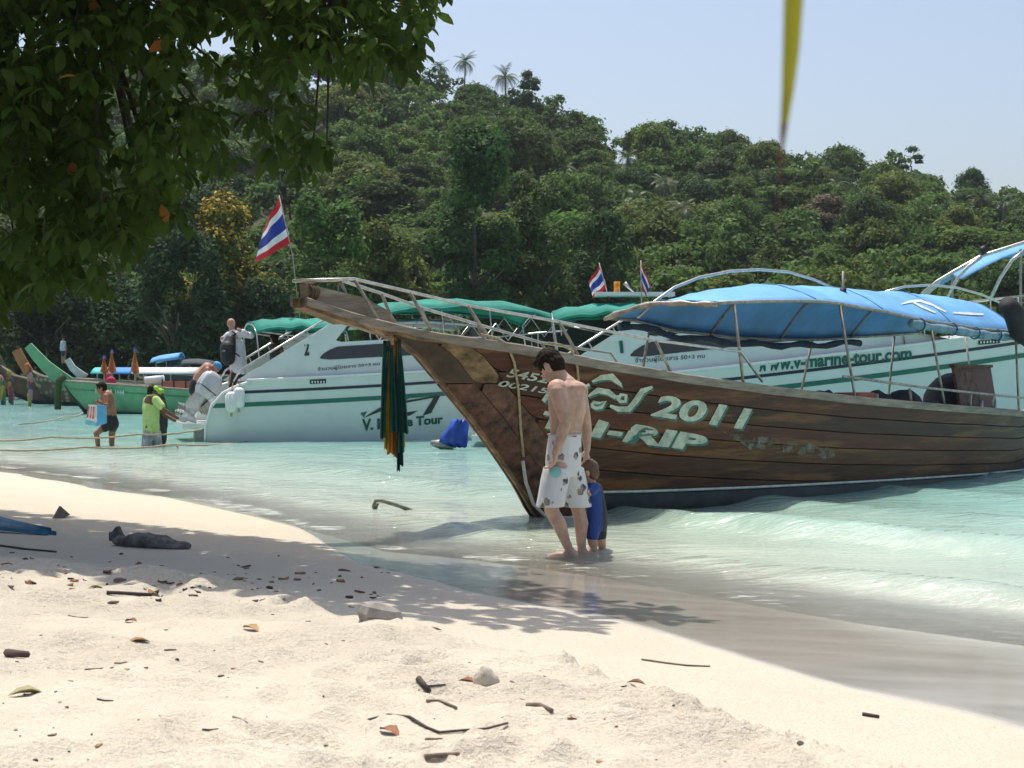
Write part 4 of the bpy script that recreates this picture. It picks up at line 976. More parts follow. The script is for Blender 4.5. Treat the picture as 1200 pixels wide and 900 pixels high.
    for s_ in (0, -1):
        for k in range(6):
            a = rf[1][s_] + Vector((k * .75, 0, -.12)); 
            loc(MB().tube([a, a + Vector((.37, 0, -.45)), a + Vector((.75, 0, -.02))], .014, 5), 'frame_brace', m_steel, sm=True)
        p = rs[0][s_]; loc(MB().tube([p, (p.x + 1.5, p.y, 2.35)], .018, 6), 'frame_brace', m_steel, sm=True)
    # lettering target
    W = M; bm_ = MB()
    for rows in (side_rows[-1],): bm_.grid([[W @ v for v in q] for q in rows])
    bm_.grid([[W @ Vector((x, -(sbb(x) - .12) + .06 * (z - rub(x)), z)) for z in (rub(x), rub(x) + .5, rub(x) + 1.1)] for x in (.8, 2, 3, 4, 5, 6, 7, 8, 9.6)])
    bvh = BVHTree.FromPolygons(bm_.v, bm_.f)
    return r, bvh, M
def outboard(parent_name, label, M, y, tilt, cover=None, piv=(.05, .95), sz=(.62, .55, .74)):
    r = thing(parent_name, label, 'outboard motor', M @ Vector((piv[0], y, piv[1])))
    T = M @ Matrix.Translation((piv[0], y, piv[1])) @ Matrix.Rotation(R(tilt), 4, 'Y') @ Matrix.Diagonal((*sz, 1))
    mb = MB()
    prof = [(-.05, .20, .25), (.1, .27, .36), (.35, .29, .42), (.6, .26, .40), (.75, .19, .30), (.80, .08, .14)]
    rows = []
    for z, w_, l_ in prof:
        rows.append([T @ Vector((-.15 + l_ * math.copysign(abs(math.cos(a)) ** .6, math.cos(a)), w_ * math.copysign(abs(math.sin(a)) ** .6, math.sin(a)), z)) for a in [k * 2 * math.pi / 16 for k in range(17)]])
    mb.grid(rows); mb.f.append(list(range(len(mb.v) - 17, len(mb.v) - 1))); cw = mb.build('cowl', m_cowl, r, True)
    mb = MB(); mb.tube([T @ Vector(( -.15 + .44 * math.cos(a), .31 * math.sin(a), .22)) for a in [k * .3927 for k in range(17)]], .012, 5); mb.build('cowl_band', m_navy, cw, True)
    mb = MB(); rows = []
    for z, w_, x0, x1 in ((0, .13, -.42, .12), (-.3, .10, -.40, .06), (-.6, .07, -.36, 0.0), (-.78, .05, -.32, -.04)):
        rows.append([T @ Vector((x, yy, z)) for x, yy in ((x0, 0), ((x0 + x1) / 2, -w_), (x1, 0), ((x0 + x1) / 2, w_), (x0, 0))])
    mb.grid(rows); mb.build('leg', m_leg, r, True)
    MB().prism([T @ Vector(p) for p in ((-.62, -.15, -.62), (-.02, -.13, -.62), (-.02, .13, -.62), (-.62, .15, -.62))], T.to_3x3() @ Vector((0, 0, .03))).build('cavitation_plate', m_leg, r)
    MB().tube([T @ Vector((x, 0, -.82)) for x in (.22, .05, -.3, -.5)], [.02, .075, .085, .05], 10).build('gear_case', m_leg, r, True)
    MB().prism([T @ Vector(p) for p in ((-.05, -.012, -.88), (-.3, -.012, -.88), (-.32, -.012, -1.1), (-.2, -.012, -1.08))], T.to_3x3() @ Vector((0, .024, 0))).build('skeg', m_leg, r)
    for k in range(3):
        a = k * 2.094; mb = MB(); rows = []
        for q in (.05, .12, .18):
            rows.append([T @ Vector((-.5 + s_ * .06, q * math.cos(a + s_ * .45 * (1 - q)), -.82 + q * math.sin(a + s_ * .45 * (1 - q)))) for s_ in (-1, 0, 1)])
        mb.slab(rows, Vector((0.012, 0, 0))).build('propeller_blade', m_metal, r, True)
    MB().prism([T @ Vector(p) for p in ((.1, -.14, -.05), (.42, -.14, -.15), (.42, -.14, -.45), (.05, -.14, -.35))], T.to_3x3() @ Vector((0, .28, 0))).build('bracket', m_metal, r)
    return r, T
b2, bvh2, M2 = speedboat('white speedboat numbered 2 with green stripe and its stern to the beach', '2', (-6.92, 34.6), 17, 0, 0.0, .9)
b1, bvh1, M1 = speedboat('white speedboat numbered 1 behind the wooden boat with a web address', '1', (-0.28, 32.2), -1, 3.3, 0.22)
THAI = '\u0e08\u0e33\u0e19\u0e27\u0e19\u0e1c\u0e39\u0e49\u0e42\u0e14\u0e22\u0e2a\u0e32\u0e23 50+3 \u0e04\u0e19'
text_on(bvh2, '2', [(356.5, 417), (362.5, 416.5), (362.5, 399), (356.5, 399.5)], m_ink, b2, off=.02, offset=.035)
text_on(bvh2, THAI, [(372, 436), (445, 429), (445, 424), (372, 430)], m_ink, b2, off=.02, offset=.01)
text_on(bvh2, 'V. Marine Tour', [(424, 505), (519, 496), (519, 486), (424, 491)], m_inkg, b2, off=.02, offset=.04)
for pp in ([(425, 490), (444, 478), (470, 470), (516, 463), (505, 484), (495, 487), (508, 466), (470, 473), (446, 482)], [(470, 484), (490, 481), (480, 487), (462, 489)]):
    poly_on(bvh2, pp, m_ink, b2, 'logo_swoosh', .02)
poly_on(bvh2, [(422, 484), (430, 482), (426, 489)], m_green, b2, 'logo_leaf', .02)
poly_on(bvh2, [(470, 467), (478, 464), (481, 466), (474, 469)], m_green, b2, 'logo_leaf', .02)
poly_on(bvh2, [(363, 450), (382, 449), (382, 444), (363, 445)], m_black, b2, 'vent_grille', .02)
for k in range(5): poly_on(bvh2, [(365 + k * 3.4, 449), (366.6 + k * 3.4, 448.8), (366.6 + k * 3.4, 446), (365 + k * 3.4, 446.2)], m_gel, b2, 'vent_slot', .024)
text_on(bvh1, '1', [(727, 414), (731, 414), (729, 395), (725, 396)], m_inkg, b1, off=.02, offset=.03)
text_on(bvh1, THAI, [(744, 427), (826, 421), (826, 414), (744, 419)], m_ink, b1, off=.02, offset=.01)
text_on(bvh1, 'www.v-marine-tour.com', [(886, 436), (1068, 421), (1068, 407), (886, 421)], m_inkg, b1, off=.02, offset=.035)
poly_on(bvh1, [(1146, 404), (1171, 402), (1171, 397), (1146, 399)], m_black, b1, 'vent_grille', .02)
for k in range(6): poly_on(bvh1, [(1148 + k * 3.7, 402.6 - k * .3), (1149.8 + k * 3.7, 402.5 - k * .3), (1149.8 + k * 3.7, 399.6 - k * .3), (1148 + k * 3.7, 399.8 - k * .3)], m_gel, b1, 'vent_slot', .024)
# dark rolled-down side cloth at the stern of boat 1, its beacon lamp and search light
MB().prism([M1 @ Vector(p) for p in ((.35, 1.25, 1.5), (1.95, 1.25, 2.85), (3.1, 1.25, 2.85), (2.9, 1.25, 1.6))], (0, .03, 0)).build('side_cloth', mat('dark_green_cloth', (.012, .03, .026), .85), b1)
q = P(724, 344, 33); MB().box((q.x - .5, q.y - .3, q.z - .06), (q.x + 1.2, q.y + .3, q.z + .02)).build('roof_plate', m_white, b1)
q = P(723, 342, 33); o = MB().tube([q, q + Vector((0, 0, .22))], .07, 10).build('beacon_lamp', mat('amber_lens', (.75, .33, .02), .3, transl=.3), b1, True)
MB().tube([q - Vector((0, 0, .06)), q], .085, 10).build('lamp_base', m_white, o, True)
q = P(735, 338, 33); MB().tube([q + Vector((.15, 0, -.1)), q + Vector((.05, 0, 0)), q + Vector((-.06, 0, .12))], [.02, .02, .05], 8).build('search_light', m_steel, b1, True)
for k, (y, lb) in enumerate(((-.8, 'silver outboard motor tilted up at the near corner of boat 2'), (-.15, 'silver outboard motor between two others on boat 2'), (.5, 'silver outboard motor on the far corner of boat 2 stern'))):
    outboard('outboard_motor', lb, M2, y, 36, piv=(.1, 1.0))
for k, (y, lb) in enumerate(((-.7, 'grey outboard motor of boat 1 beside a blue tarpaulin'), (.3, 'grey outboard motor of boat 1 behind the covered one'))):
    e1, T1 = outboard('outboard_motor', lb, M1, y, 58, piv=(-.05, .75))
q0 = P(540, 500, 31.0)
r = thing('motor_cover', 'blue tarpaulin wrapped over the lowered motor leg', 'tarpaulin', P(540, 524, 31.0))
rows = []
for j, (yy, x0, x1) in enumerate(((491, 529, 549), (497, 527, 550), (504, 522, 549), (511, 517, 548), (518, 514, 548), (524, 530, 547))):
    rows.append([P(x0 + (x1 - x0) * i / 6, yy + (1.2 if i % 2 else 0), 31.0 + .10 * math.sin(i * 2.2 + j) - .25 * math.sin(math.pi * i / 6)) for i in range(7)])
MB().slab(rows, Vector((0, .05, 0))).build('sheet', mat('blue_tarpaulin', (.015, .07, .42), .5, .2, 4), r, True)
MB().tube([P(505, 519, 31.1), P(520, 521, 31.2), P(532, 523, 31.2)], [.05, .12, .14], 8).build('leg', m_metal, r, True)
# fenders
for (px, lb) in ((271, 'ribbed white fender hanging at the stern quarter of boat 2'), (280, 'smooth white fender hanging forward of the ribbed one on boat 2')):
    sp = (project(bvh2, [(px, 466)], .13)[0]); y0 = 459 if px == 271 else 454
    z0 = CH - (y0 - HZ) / F * sp.y; r = thing('boat_fender', lb, 'fender', (sp.x, sp.y, z0 - .45))
    mb = MB(); mb.tube([(sp.x, sp.y, z0 - h) for h in (0, .03, .07, .40, .45, .47)], [.05, .10, .125, .125, .09, .04], 14); mb.build('body', m_white, r, True)
    if px == 271:
        for k in range(10):
            a = k * .628; MB().tube([(sp.x + .125 * math.cos(a), sp.y + .125 * math.sin(a), z0 - h) for h in (.08, .40)], .012, 5).build('rib', m_white, r, True)
    MB().tube([(sp.x, sp.y, z0 - .01), (sp.x + .02, sp.y + .1, z0 + .22)], .01, 5).build('lanyard', m_rope, r)
    MB().tube([(sp.x, sp.y, z0 - .46), (sp.x, sp.y, z0 - .56)], .03, 6).build('eye', m_rope, r)

# ---- flags
TF = [mat('flag_red', (.50, .02, .03), .8, .1, 4, transl=.3), mat('flag_white', (.72, .72, .74), .8, .05, 4, transl=.3), mat('flag_blue', (.025, .05, .30), .8, .1, 4, transl=.3)]
def thai_flag(lab, pole, corners, fold=.12):
    """pole: two world points; corners: world points hoist-top, hoist-bottom, fly-bottom, fly-top"""
    r = thing('national_flag', lab, 'flag', pole[0])
    MB().tube(pole, .014, 6).build('pole', m_dull, r, True)
    a, b_, c, d = [Vector(q) for q in corners]; vs = []; fs = []; fm = []
    nu, nv = 14, 12
    for j in range(nv + 1):
        v = j / nv
        for i in range(nu + 1):
            u = i / nu; p = (a.lerp(d, u)).lerp(b_.lerp(c, u), v)
            p = p + Vector((0, fold * math.sin(u * 9 + v * 1.5) * u ** .5, -.05 * math.sin(u * 6) * u)); vs.append(p)
    st = [0, 0, 1, 1, 2, 2, 2, 2, 1, 1, 0, 0]
    for j in range(nv):
        for i in range(nu):
            fs.append((j * (nu + 1) + i, j * (nu + 1) + i + 1, (j + 1) * (nu + 1) + i + 1, (j + 1) * (nu + 1) + i)); fm.append(st[j])
    mesh('cloth', vs, fs, None, r, True, mats=TF, fm=fm); return r
Yf = 36.6
thai_flag('large red white and blue striped flag drooping on a tall thin pole', [P(352, 380, Yf), P(343, 300, Yf), P(327, 229, Yf)],
          [P(327.5, 231, Yf), P(341, 284, Yf), P(300, 309, Yf - .3), P(309, 268, Yf + .3)], .18)
thai_flag('small striped flag next to the amber beacon lamp', [P(714, 352, 33), P(702, 308, 33)], [P(703, 309, 33), P(711, 336, 33), P(695, 351, 32.9), P(690, 332, 33.1)], .07)
thai_flag('small striped flag on the arch of boat 1 by the blue awning', [P(752, 372, 31.6), P(751, 305, 31.6)], [P(751, 306, 31.6), P(752, 333, 31.6), P(757, 350, 31.5), P(762, 334, 31.7)], .06)

# ---------------------------------------------------------------- boats further off
def far_longtail(name, lab, root, ux, stations, m_h, m_low=None, prow=None, m_prow=None, prow_w=.16):
    """stations: (x, half beam, sheer z, bottom z) in metres from root along ux"""
    u = Vector(ux).normalized(); n_ = Vector((u.y, -u.x, 0)); r = thing(name, lab, 'boat', root)
    W = lambda x, y, z: Vector(root) + u * x + n_ * y + Vector((0, 0, z - root[2]))
    for sg in (1, -1):
        rows = [[W(x, sg * b_ * (.55 + .45 * f ** .7), zl + (zh - zl) * f) for f in (0, .25, .5, .75, 1)] for x, b_, zh, zl in stations]
        MB().grid(rows).build('hull_side', m_h, r, True)
        if m_low: MB().grid([[W(x, sg * (b_ * .58 + .02), zl), W(x, sg * (b_ * (.55 + .45 * .2 ** .7) + .015), zl + (zh - zl) * .2)] for x, b_, zh, zl in stations]).build('bottom_paint', m_low, r, True)
        MB().tube([W(x, sg * b_, zh) for x, b_, zh, zl in stations], .045, 6).build('gunwale', m_greywood, r, True)
    MB().grid([[W(x, -b_, zh - .3), W(x, b_, zh - .3)] for x, b_, zh, zl in stations]).build('deck', m_greywood, r)
    if prow:
        L = [Vector(p) for p, _ in prow]; rr_ = [w_ for _, w_ in prow]
        rows = []
        for i, p in enumerate(L):
            d = (L[min(i + 1, len(L) - 1)] - L[max(i - 1, 0)]).normalized(); up_ = d.cross(n_).normalized()
            rows.append([p + up_ * rr_[i] + n_ * .06, p + up_ * rr_[i] - n_ * .06, p - up_ * rr_[i] - n_ * .06, p - up_ * rr_[i] + n_ * .06, p + up_ * rr_[i] + n_ * .06])
        mb = MB().grid(rows); mb.f += [[0, 1, 2, 3], [len(mb.v) - 5 + k for k in range(4)]]; mb.build('prow', m_prow or m_h, r)
    return r, W
m_gboat = mat('green_boat_paint', (.16, .37, .19), .55, .2, 1.5)
Yg = 60.0; g0 = P(76, 448, Yg); sx = Yg / F
st = [(0, .08, P(0, 446, Yg).z, P(0, 452, Yg).z), (.45, .35, P(0, 447, Yg).z, P(0, 470, Yg).z), (.95, .6, P(0, 448, Yg).z, P(0, 487, Yg).z), (2, .85, P(0, 450, Yg).z, -.15), (4, .95, P(0, 454, Yg).z, -.2), (6, .95, P(0, 458, Yg).z, -.2), (8.5, .8, P(0, 458, Yg).z, -.2), (10, .5, P(0, 455, Yg).z, -.1)]
gb, Wg = far_longtail('longtail_boat', 'light green longtail boat with a tall green prow', g0, (1, -.03, 0), st, m_gboat, m_anti, [(P(33, 405, Yg), .16), (P(42, 416, Yg), .2), (P(54, 429, Yg), .23), (P(66, 439, Yg), .26), (P(80, 450, Yg), .3)], m_gboat)
mb = MB(); mb.tube([P(75, 440, Yg - .1), P(69, 448, Yg - .1), P(68, 462, Yg - .15), P(68, 480, Yg - .15)], .13, 7).build('prow_ribbon', mat('dark_olive_cloth', (.05, .075, .02), .85), gb, True)
mbg = MB().grid([[Wg(x, .62 * 1.0 + .2 * 0 + b_ * 0 + (b_ - .6), zl + (zh - zl) * .6), Wg(x, b_, zh)] for x, b_, zh, zl in st]); bvg = BVHTree.FromPolygons(mbg.v, mbg.f)
text_on(bvg, 'MAYOR 1444', [(112, 461), (146, 463), (146, 457), (112, 455)], mat('pale_lettering', (.5, .62, .5), .6), gb, off=.03, offset=.03)
# seats
for px in (196, 210, 224):
    p = P(px, 456, Yg); r = thing('bench', 'salmon pink bench with dark frame standing in the green boat', 'bench', (p.x, p.y + .3, .75), 'benches in the green boat')
    MB().box((p.x - .2, p.y + .1, .98), (p.x + .2, p.y + .5, 1.28)).build('backrest', mat('salmon_vinyl', (.42, .15, .10), .6), r)
    for s_ in (-.22, .22): MB().tube([(p.x + s_, p.y + .12, .72), (p.x + s_, p.y + .12, 1.36)], .03, 6).build('frame', m_black, r)
# folded orange flags
for (px, y0, y1, Y, lb) in ((122, 418, 446, 61, 'orange furled flag with a blue tip, smallest of three'), (131, 411, 445, 61, 'pale orange furled flag with a blue tip beside the smallest one'), (158, 409, 446, 61, 'orange furled flag with a blue tip standing apart')):
    r = thing('furled_flag', lb, 'flag', P(px, y1 + 6, Y))
    MB().tube([P(px, y1 + 8, Y), P(px, y0 - 2, Y)], .03, 5).build('pole', m_dull, r)
    rows = []
    for f, wl, wr in ((0, .6, .6), (.2, 1.4, 1.2), (.45, 2.6, 2.4), (.7, 4.0, 4.0), (.86, 5.0, 5.0), (1, 1.5, 5.2)):
        rows.append([P(px - wl + (wl + wr) * i / 4, y0 + (y1 - y0 - 8) * f, Y - .1 - .12 * (i % 2)) for i in range(5)])
    MB().slab(rows, Vector((0, .02, 0))).build('cloth', mat('orange_flag', (.75, .27, .10), .8, .15, 4, transl=.3), r, True)
    MB().tube([P(px, y0 - 2, Y - .05), P(px, y0 + 3, Y - .05)], [.05, .09], 7).build('tip', mat('blue_tip', (.03, .08, .4), .7), r)
# white awning boat behind the green one
Yw = 70.0; w0 = P(84, 470, Yw); z_ = lambda y_: P(0, y_, Yw).z
st = [(0, .06, z_(443), z_(447)), (.6, .4, z_(444), z_(466)), (2, .75, z_(446), -.15), (4.5, .9, z_(450), -.2), (8, .8, z_(450), -.2), (10, .5, z_(447), -.1)]
wb, Ww = far_longtail('longtail_boat', 'grey longtail boat with a white awning behind the green boat', w0, (1, 0, 0), st, m_greywood, m_anti, [(P(79, 421, Yw), .13), (P(85, 431, Yw), .15), (P(93, 438, Yw), .18), (P(100, 443, Yw), .2)], mat('pale_prow', (.5, .5, .48), .6))
for x0, x1, mm, nm in ((111, 136, mat('turquoise_canvas', (.05, .45, .42), .7), 'awning'), (136.3, 158, mat('blue_canvas', (.03, .22, .6), .7), 'awning'), (158.3, 234, m_whitec, 'awning')):
    a, c = P(x0, 433, Yw - .3), P(x1, 433, Yw - .3); rows = [[Vector((a.x + (c.x - a.x) * i / 6, Yw - 1.0 + .3 * j, a.z + .10 - .028 * (j - 3) ** 2)) for j in range(7)] for i in range(7)]
    MB().slab(rows, .05).build(nm, mm, wb, True)
for px in (114, 140, 168, 200, 228):
    for dy in (-.75, .75): MB().tube([P(px, 437, Yw + dy), Vector((P(px, 437, Yw + dy).x, Yw + dy, .5))], .03, 5).build('awning_post', m_dull, wb)
r = thing('rolled_mat', 'white rolled mat lying along the gunwale of the green boat', 'mat', P(182, 450, Yg + .6))
MB().tube([P(170, 446, Yg + .6), P(192, 444, Yg + .6)], .16, 10).build('roll', m_white, r, True)
r = thing('cloth_bundle', 'crimson cloth bundle lying on the bow of the green boat', 'cloth', P(131, 450, Yg + .2))
MB().ell(P(130, 447, Yg + .2), (.2, .15, .2)).ell(P(127, 444, Yg + .3), (.12, .1, .25)).build('bundle', mat('crimson_cloth', (.45, .03, .08), .8), r, True)
# blue awning boat far off
Yb = 84.0; z_ = lambda y_: P(0, y_, Yb).z; p0 = P(172, 458, Yb)
st = [(0, .06, z_(436), z_(440)), (1, .5, z_(438), z_(458)), (3, .85, z_(440), -.1), (7, .9, z_(440), -.1), (9, .6, z_(438), -.1)]
fb, Wf = far_longtail('longtail_boat', 'dark boat with a raised blue awning far behind the green boat', p0, (1, .1, 0), st, mat('dark_boat_paint', (.04, .045, .055), .6), m_anti)
a, c = P(180, 419, Yb), P(213, 413, Yb)
MB().slab([[Vector((a.x + (c.x - a.x) * i / 5, Yb - .9 + .3 * j, a.z + (c.z - a.z) * (i / 5) ** .6 - .03 * (j - 3) ** 2)) for j in range(7)] for i in range(6)], .06).build('awning', m_blue, fb, True)
MB().slab([[Vector((a.x + .9 + (c.x + 1.0 - a.x) * i / 5, Yb - .7 + .3 * j, a.z - .25 + .2 * math.sin(i / 5 * 3) - .03 * (j - 3) ** 2)) for j in range(7)] for i in range(6)], .05).build('awning', mat('dark_awning', (.03, .05, .06), .8), fb, True)
for px in (183, 195, 212, 222): MB().tube([P(px, 419, Yb), Vector((P(px, 419, Yb).x, Yb, .6))], .03, 5).build('awning_post', m_dull, fb)
# brown longtails with garlands beached on the left
m_dec, t, b = newmat('patterned_hull')
tc = N(t, 'ShaderNodeTexCoord'); vo = N(t, 'ShaderNodeTexVoronoi', Scale=3.5); t.links.new(tc.outputs['Object'], vo.inputs['Vector'])
t.links.new(ramp(t, vo.outputs['Distance'], [(.25, (.34, .28, .18)), (.5, (.10, .07, .045))]), b.inputs['Base Color']); b.inputs['Roughness'].default_value = .7
m_brownb = mat('brown_boat_wood', (.13, .075, .045), .7, .3, 2)
Yl = 76.0; z_ = lambda y_: P(0, y_, Yl).z; p0 = P(36, 472, Yl)
st = [(0, .06, z_(434), z_(440)), (.5, .4, z_(440), z_(466)), (1.6, .75, z_(446), -.05), (3, .8, z_(449), -.1), (6, .8, z_(450), -.1)]
l1, Wl = far_longtail('longtail_boat', 'brown longtail boat with patterned side and orange brown prow', p0, (1, .12, 0), st, m_dec, m_anti, [(P(19, 410, Yl), .22), (P(24, 420, Yl), .24), (P(31, 432, Yl), .24), (P(40, 444, Yl), .2)], mat('orange_prow_wood', (.38, .15, .05), .6, .2, 2))
Yl2 = 80.0; z_ = lambda y_: P(0, y_, Yl2).z; p0 = P(6, 470, Yl2)
st = [(-.2, .06, z_(428), z_(436)), (.5, .4, z_(440), z_(464)), (1.6, .75, z_(446), -.02), (4, .8, z_(450), -.1), (6, .7, z_(450), -.1)]
l2, _ = far_longtail('longtail_boat', 'dark brown longtail boat with garlanded prow beside the patterned one', p0, (1, .15, 0), st, m_brownb, m_anti, [(P(-8, 410, Yl2), .2), (P(-2, 422, Yl2), .2), (P(4, 434, Yl2), .2)], m_brownb)
GC = [mat('garland_%d' % i, c, .8, .15, 5, transl=.2) for i, c in enumerate(((.42, .05, .10), (.5, .19, .04), (.45, .34, .06), (.5, .25, .30), (.06, .10, .2), (.10, .2, .10)))]
def garland(lb, pp, Y, seed):
    rg_ = random.Random(seed); r = thing('garland', lb, 'garland', P(*pp[-1], Y))
    for k in range(12):
        f = k / 11; i = min(int(f * (len(pp) - 1)), len(pp) - 2); g = f * (len(pp) - 1) - i
        x_ = pp[i][0] + (pp[i + 1][0] - pp[i][0]) * g; y_ = pp[i][1] + (pp[i + 1][1] - pp[i][1]) * g
        q = P(x_ + rg_.uniform(-1.5, 1.5), y_, Y - .2 - rg_.uniform(0, .15)); L = rg_.uniform(.18, .4) if f < .5 else rg_.uniform(.4, .8)
        MB().tube([q + Vector((0, 0, .12)), q, q - Vector((rg_.uniform(-.1, .1), 0, L))], [.05, .12, .07], 6).build('ribbon', GC[(k * 5 + seed) % 6], r, True)
garland('pink and orange cloth garland tied round the orange brown prow', [(33, 428), (36, 438), (35, 448), (34, 462)], Yl - .5, 1)
garland('red and violet cloth garland on the dark brown prow', [(9, 436), (11, 444), (12, 452), (13, 462)], Yl2 - .5, 2)
garland('red ribbon garland hanging past the dark brown hull end', [(1, 442), (2, 450), (3, 462)], Yl2 - .9, 3)
# blue awning boat to the right, mostly hidden behind the others
Yr = 40.0; z_ = lambda y_: P(0, y_, Yr).z; p0 = P(1020, 480, Yr)
st = [(0, .06, 1.5, 1.3), (1.2, .5, 1.25, .3), (3, .9, 1.1, -.1), (7, 1, 1.0, -.15), (11, .7, 1.1, -.1)]
rb, Wr = far_longtail('longtail_boat', 'boat with a high blue awning and bright steel hoops behind speedboat 1', p0, (1, .2, 0), st, m_brownb, m_anti)
pts = [(1112, 322), (1130, 312), (1160, 297), (1190, 287), (1230, 282), (1290, 290)]
rows = []
for px, py in pts:
    c = P(px, py, Yr); rows.append([Vector((c.x + (Yr + y_) * 0 , Yr + y_, c.z - .18 * (abs(y_) / 1.1) ** 2 - (0 if y_ < 0 else .06 * y_))) for y_ in np.linspace(-1.1, 1.1, 9)])
MB().slab(rows, .02).build('awning', m_blue, rb, True)
for pp, Y in (([(1080, 345), (1098, 330), (1118, 318), (1150, 300), (1200, 284), (1260, 284)], Yr - 1.15), ([(1110, 350), (1122, 326), (1135, 312), (1150, 301)], Yr - 1.3), ([(1160, 352), (1172, 326), (1186, 305), (1200, 294)], Yr - 1.3), ([(1084, 346), (1102, 331), (1114, 322)], Yr + 1.0)):
    MB().tube([P(px, py, Y) for px, py in pp], .045, 8).build('hoop', m_steel, rb, True)
for px in (1116, 1196, 1260):
    for dy in (-1.05, 1.05): q = P(px, 318 if px < 1150 else 292, Yr + dy); MB().tube([q, (q.x, q.y, .9)], .035, 6).build('awning_post', m_dull, rb)
q = P(1149, 295, Yr - 1.2); MB().tube([q, q + Vector((.12, 0, .08))], .1, 9).build('horn', m_black, rb, True)
# ---------------------------------------------------------------- people
def skin_mat(name, col):
    m = mat(name, col, .55, .22, 7, spec=.35, bump=.15); b = m.node_tree.nodes['Principled BSDF']
    b.inputs['Subsurface Weight'].default_value = .12; b.inputs['Subsurface Radius'].default_value = (.02, .008, .004); return m
def fuse(name, mb, voxel, m, parent, smooth=4, fac=.5):
    me = bpy.data.meshes.new('tmp'); me.from_pydata([tuple(v) for v in mb.v], [], mb.f); me.update()
    o = bpy.data.objects.new('tmp', me); C.objects.link(o)
    md = o.modifiers.new('r', 'REMESH'); md.mode = 'VOXEL'; md.voxel_size = voxel; md.adaptivity = 0
    if smooth: s_ = o.modifiers.new('s', 'SMOOTH'); s_.factor = fac; s_.iterations = smooth
    dg = bpy.context.evaluated_depsgraph_get(); dg.update()
    m2 = bpy.data.meshes.new_from_object(o.evaluated_get(dg)); bpy.data.objects.remove(o); bpy.data.meshes.remove(me)
    im = root_matrix(parent).inverted(); m2.transform(im); m2.name = name
    m2.materials.clear(); m2.materials.append(m); m2.polygons.foreach_set('use_smooth', [True] * len(m2.polygons)); m2.update()
    r = bpy.data.objects.new(name, m2); C.objects.link(r); r.parent = parent; return r
def limb(mb, pts, rad, flat=None, n=12):
    mb.tube(pts, rad, n, flat=flat)
    for p, r_ in zip(pts, rad): mb.ell(p, (r_, r_, r_), None, n, 8)
def frame(f):                               # axes of a figure facing f: forward, left, up
    f = Vector(f).normalized(); up = Vector((0, 0, 1)); l = up.cross(f).normalized(); return f, l, up
def mat3(f, l, u): return Matrix((f, l, u)).transposed()
def head(mb, c, f, pitch, s=1.0):           # skull, jaw, nose, ears; returns the head's axes
    f0, l, u = frame(f); q = Matrix.Rotation(pitch, 3, l); f1 = q @ f0; u1 = q @ u; M = mat3(f1, l, u1)
    mb.ell(c + M @ Vector((-.01, 0, .02)) * s, [k * s for k in (.098, .078, .105)], M, 18, 12)
    mb.ell(c + M @ Vector((.035, 0, -.055)) * s, [k * s for k in (.062, .056, .068)], M, 14, 10)
    mb.ell(c + M @ Vector((.062, 0, -.095)) * s, [k * s for k in (.028, .03, .024)], M, 10, 8)
    mb.tube([c + M @ Vector(p) * s for p in ((.078, 0, .012), (.104, 0, -.03), (.088, 0, -.04))], [.010 * s, .016 * s, .013 * s], 8)
    mb.ell(c + M @ Vector((.082, 0, -.062)) * s, [k * s for k in (.014, .024, .009)], M, 10, 6)
    for sg in (-1, 1): mb.ell(c + M @ Vector((-.008, sg * .080, -.012)) * s, [k * s for k in (.022, .010, .034)], M, 10, 8)
    return M
def face_parts(c, M, s, parent):
    for sg in (-1, 1):
        e = MB().ell(c + M @ Vector((.080, sg * .032, .002)) * s, [k * s for k in (.010, .014, .009)], M, 10, 6).build('eye', mat('eye_dark', (.03, .025, .02), .2), parent, True)
def hair_cap(name, c, M, s, m, parent, back=1.0, voxel=.006):
    mb = MB(); mb.ell(c + M @ Vector((-.016, 0, .036)) * s, [k * s for k in (.104, .086, .102)], M, 18, 12)
    mb.ell(c + M @ Vector((-.045, 0, -.01)) * s, [k * s for k in (.07, .078, .085 * back)], M, 16, 10)
    mb.ell(c + M @ Vector((.05, 0, .09)) * s, [k * s for k in (.045, .06, .03)], M, 14, 8)
    o = fuse(name, mb, voxel, m, parent, 2); n = len(o.data.vertices); co = np.empty(n * 3, np.float32); no_ = np.empty(n * 3, np.float32)
    o.data.vertices.foreach_get('co', co); o.data.vertices.foreach_get('normal', no_); co = co.reshape(-1, 3); no_ = no_.reshape(-1, 3)
    dsp = (vn(co[:, 0] * 70 + co[:, 2] * 18, co[:, 1] * 70 + co[:, 2] * 25, 3) - .5) * .008 * s
    o.data.vertices.foreach_set('co', (co + no_ * dsp[:, None]).astype(np.float32).ravel()); o.data.update(); return o
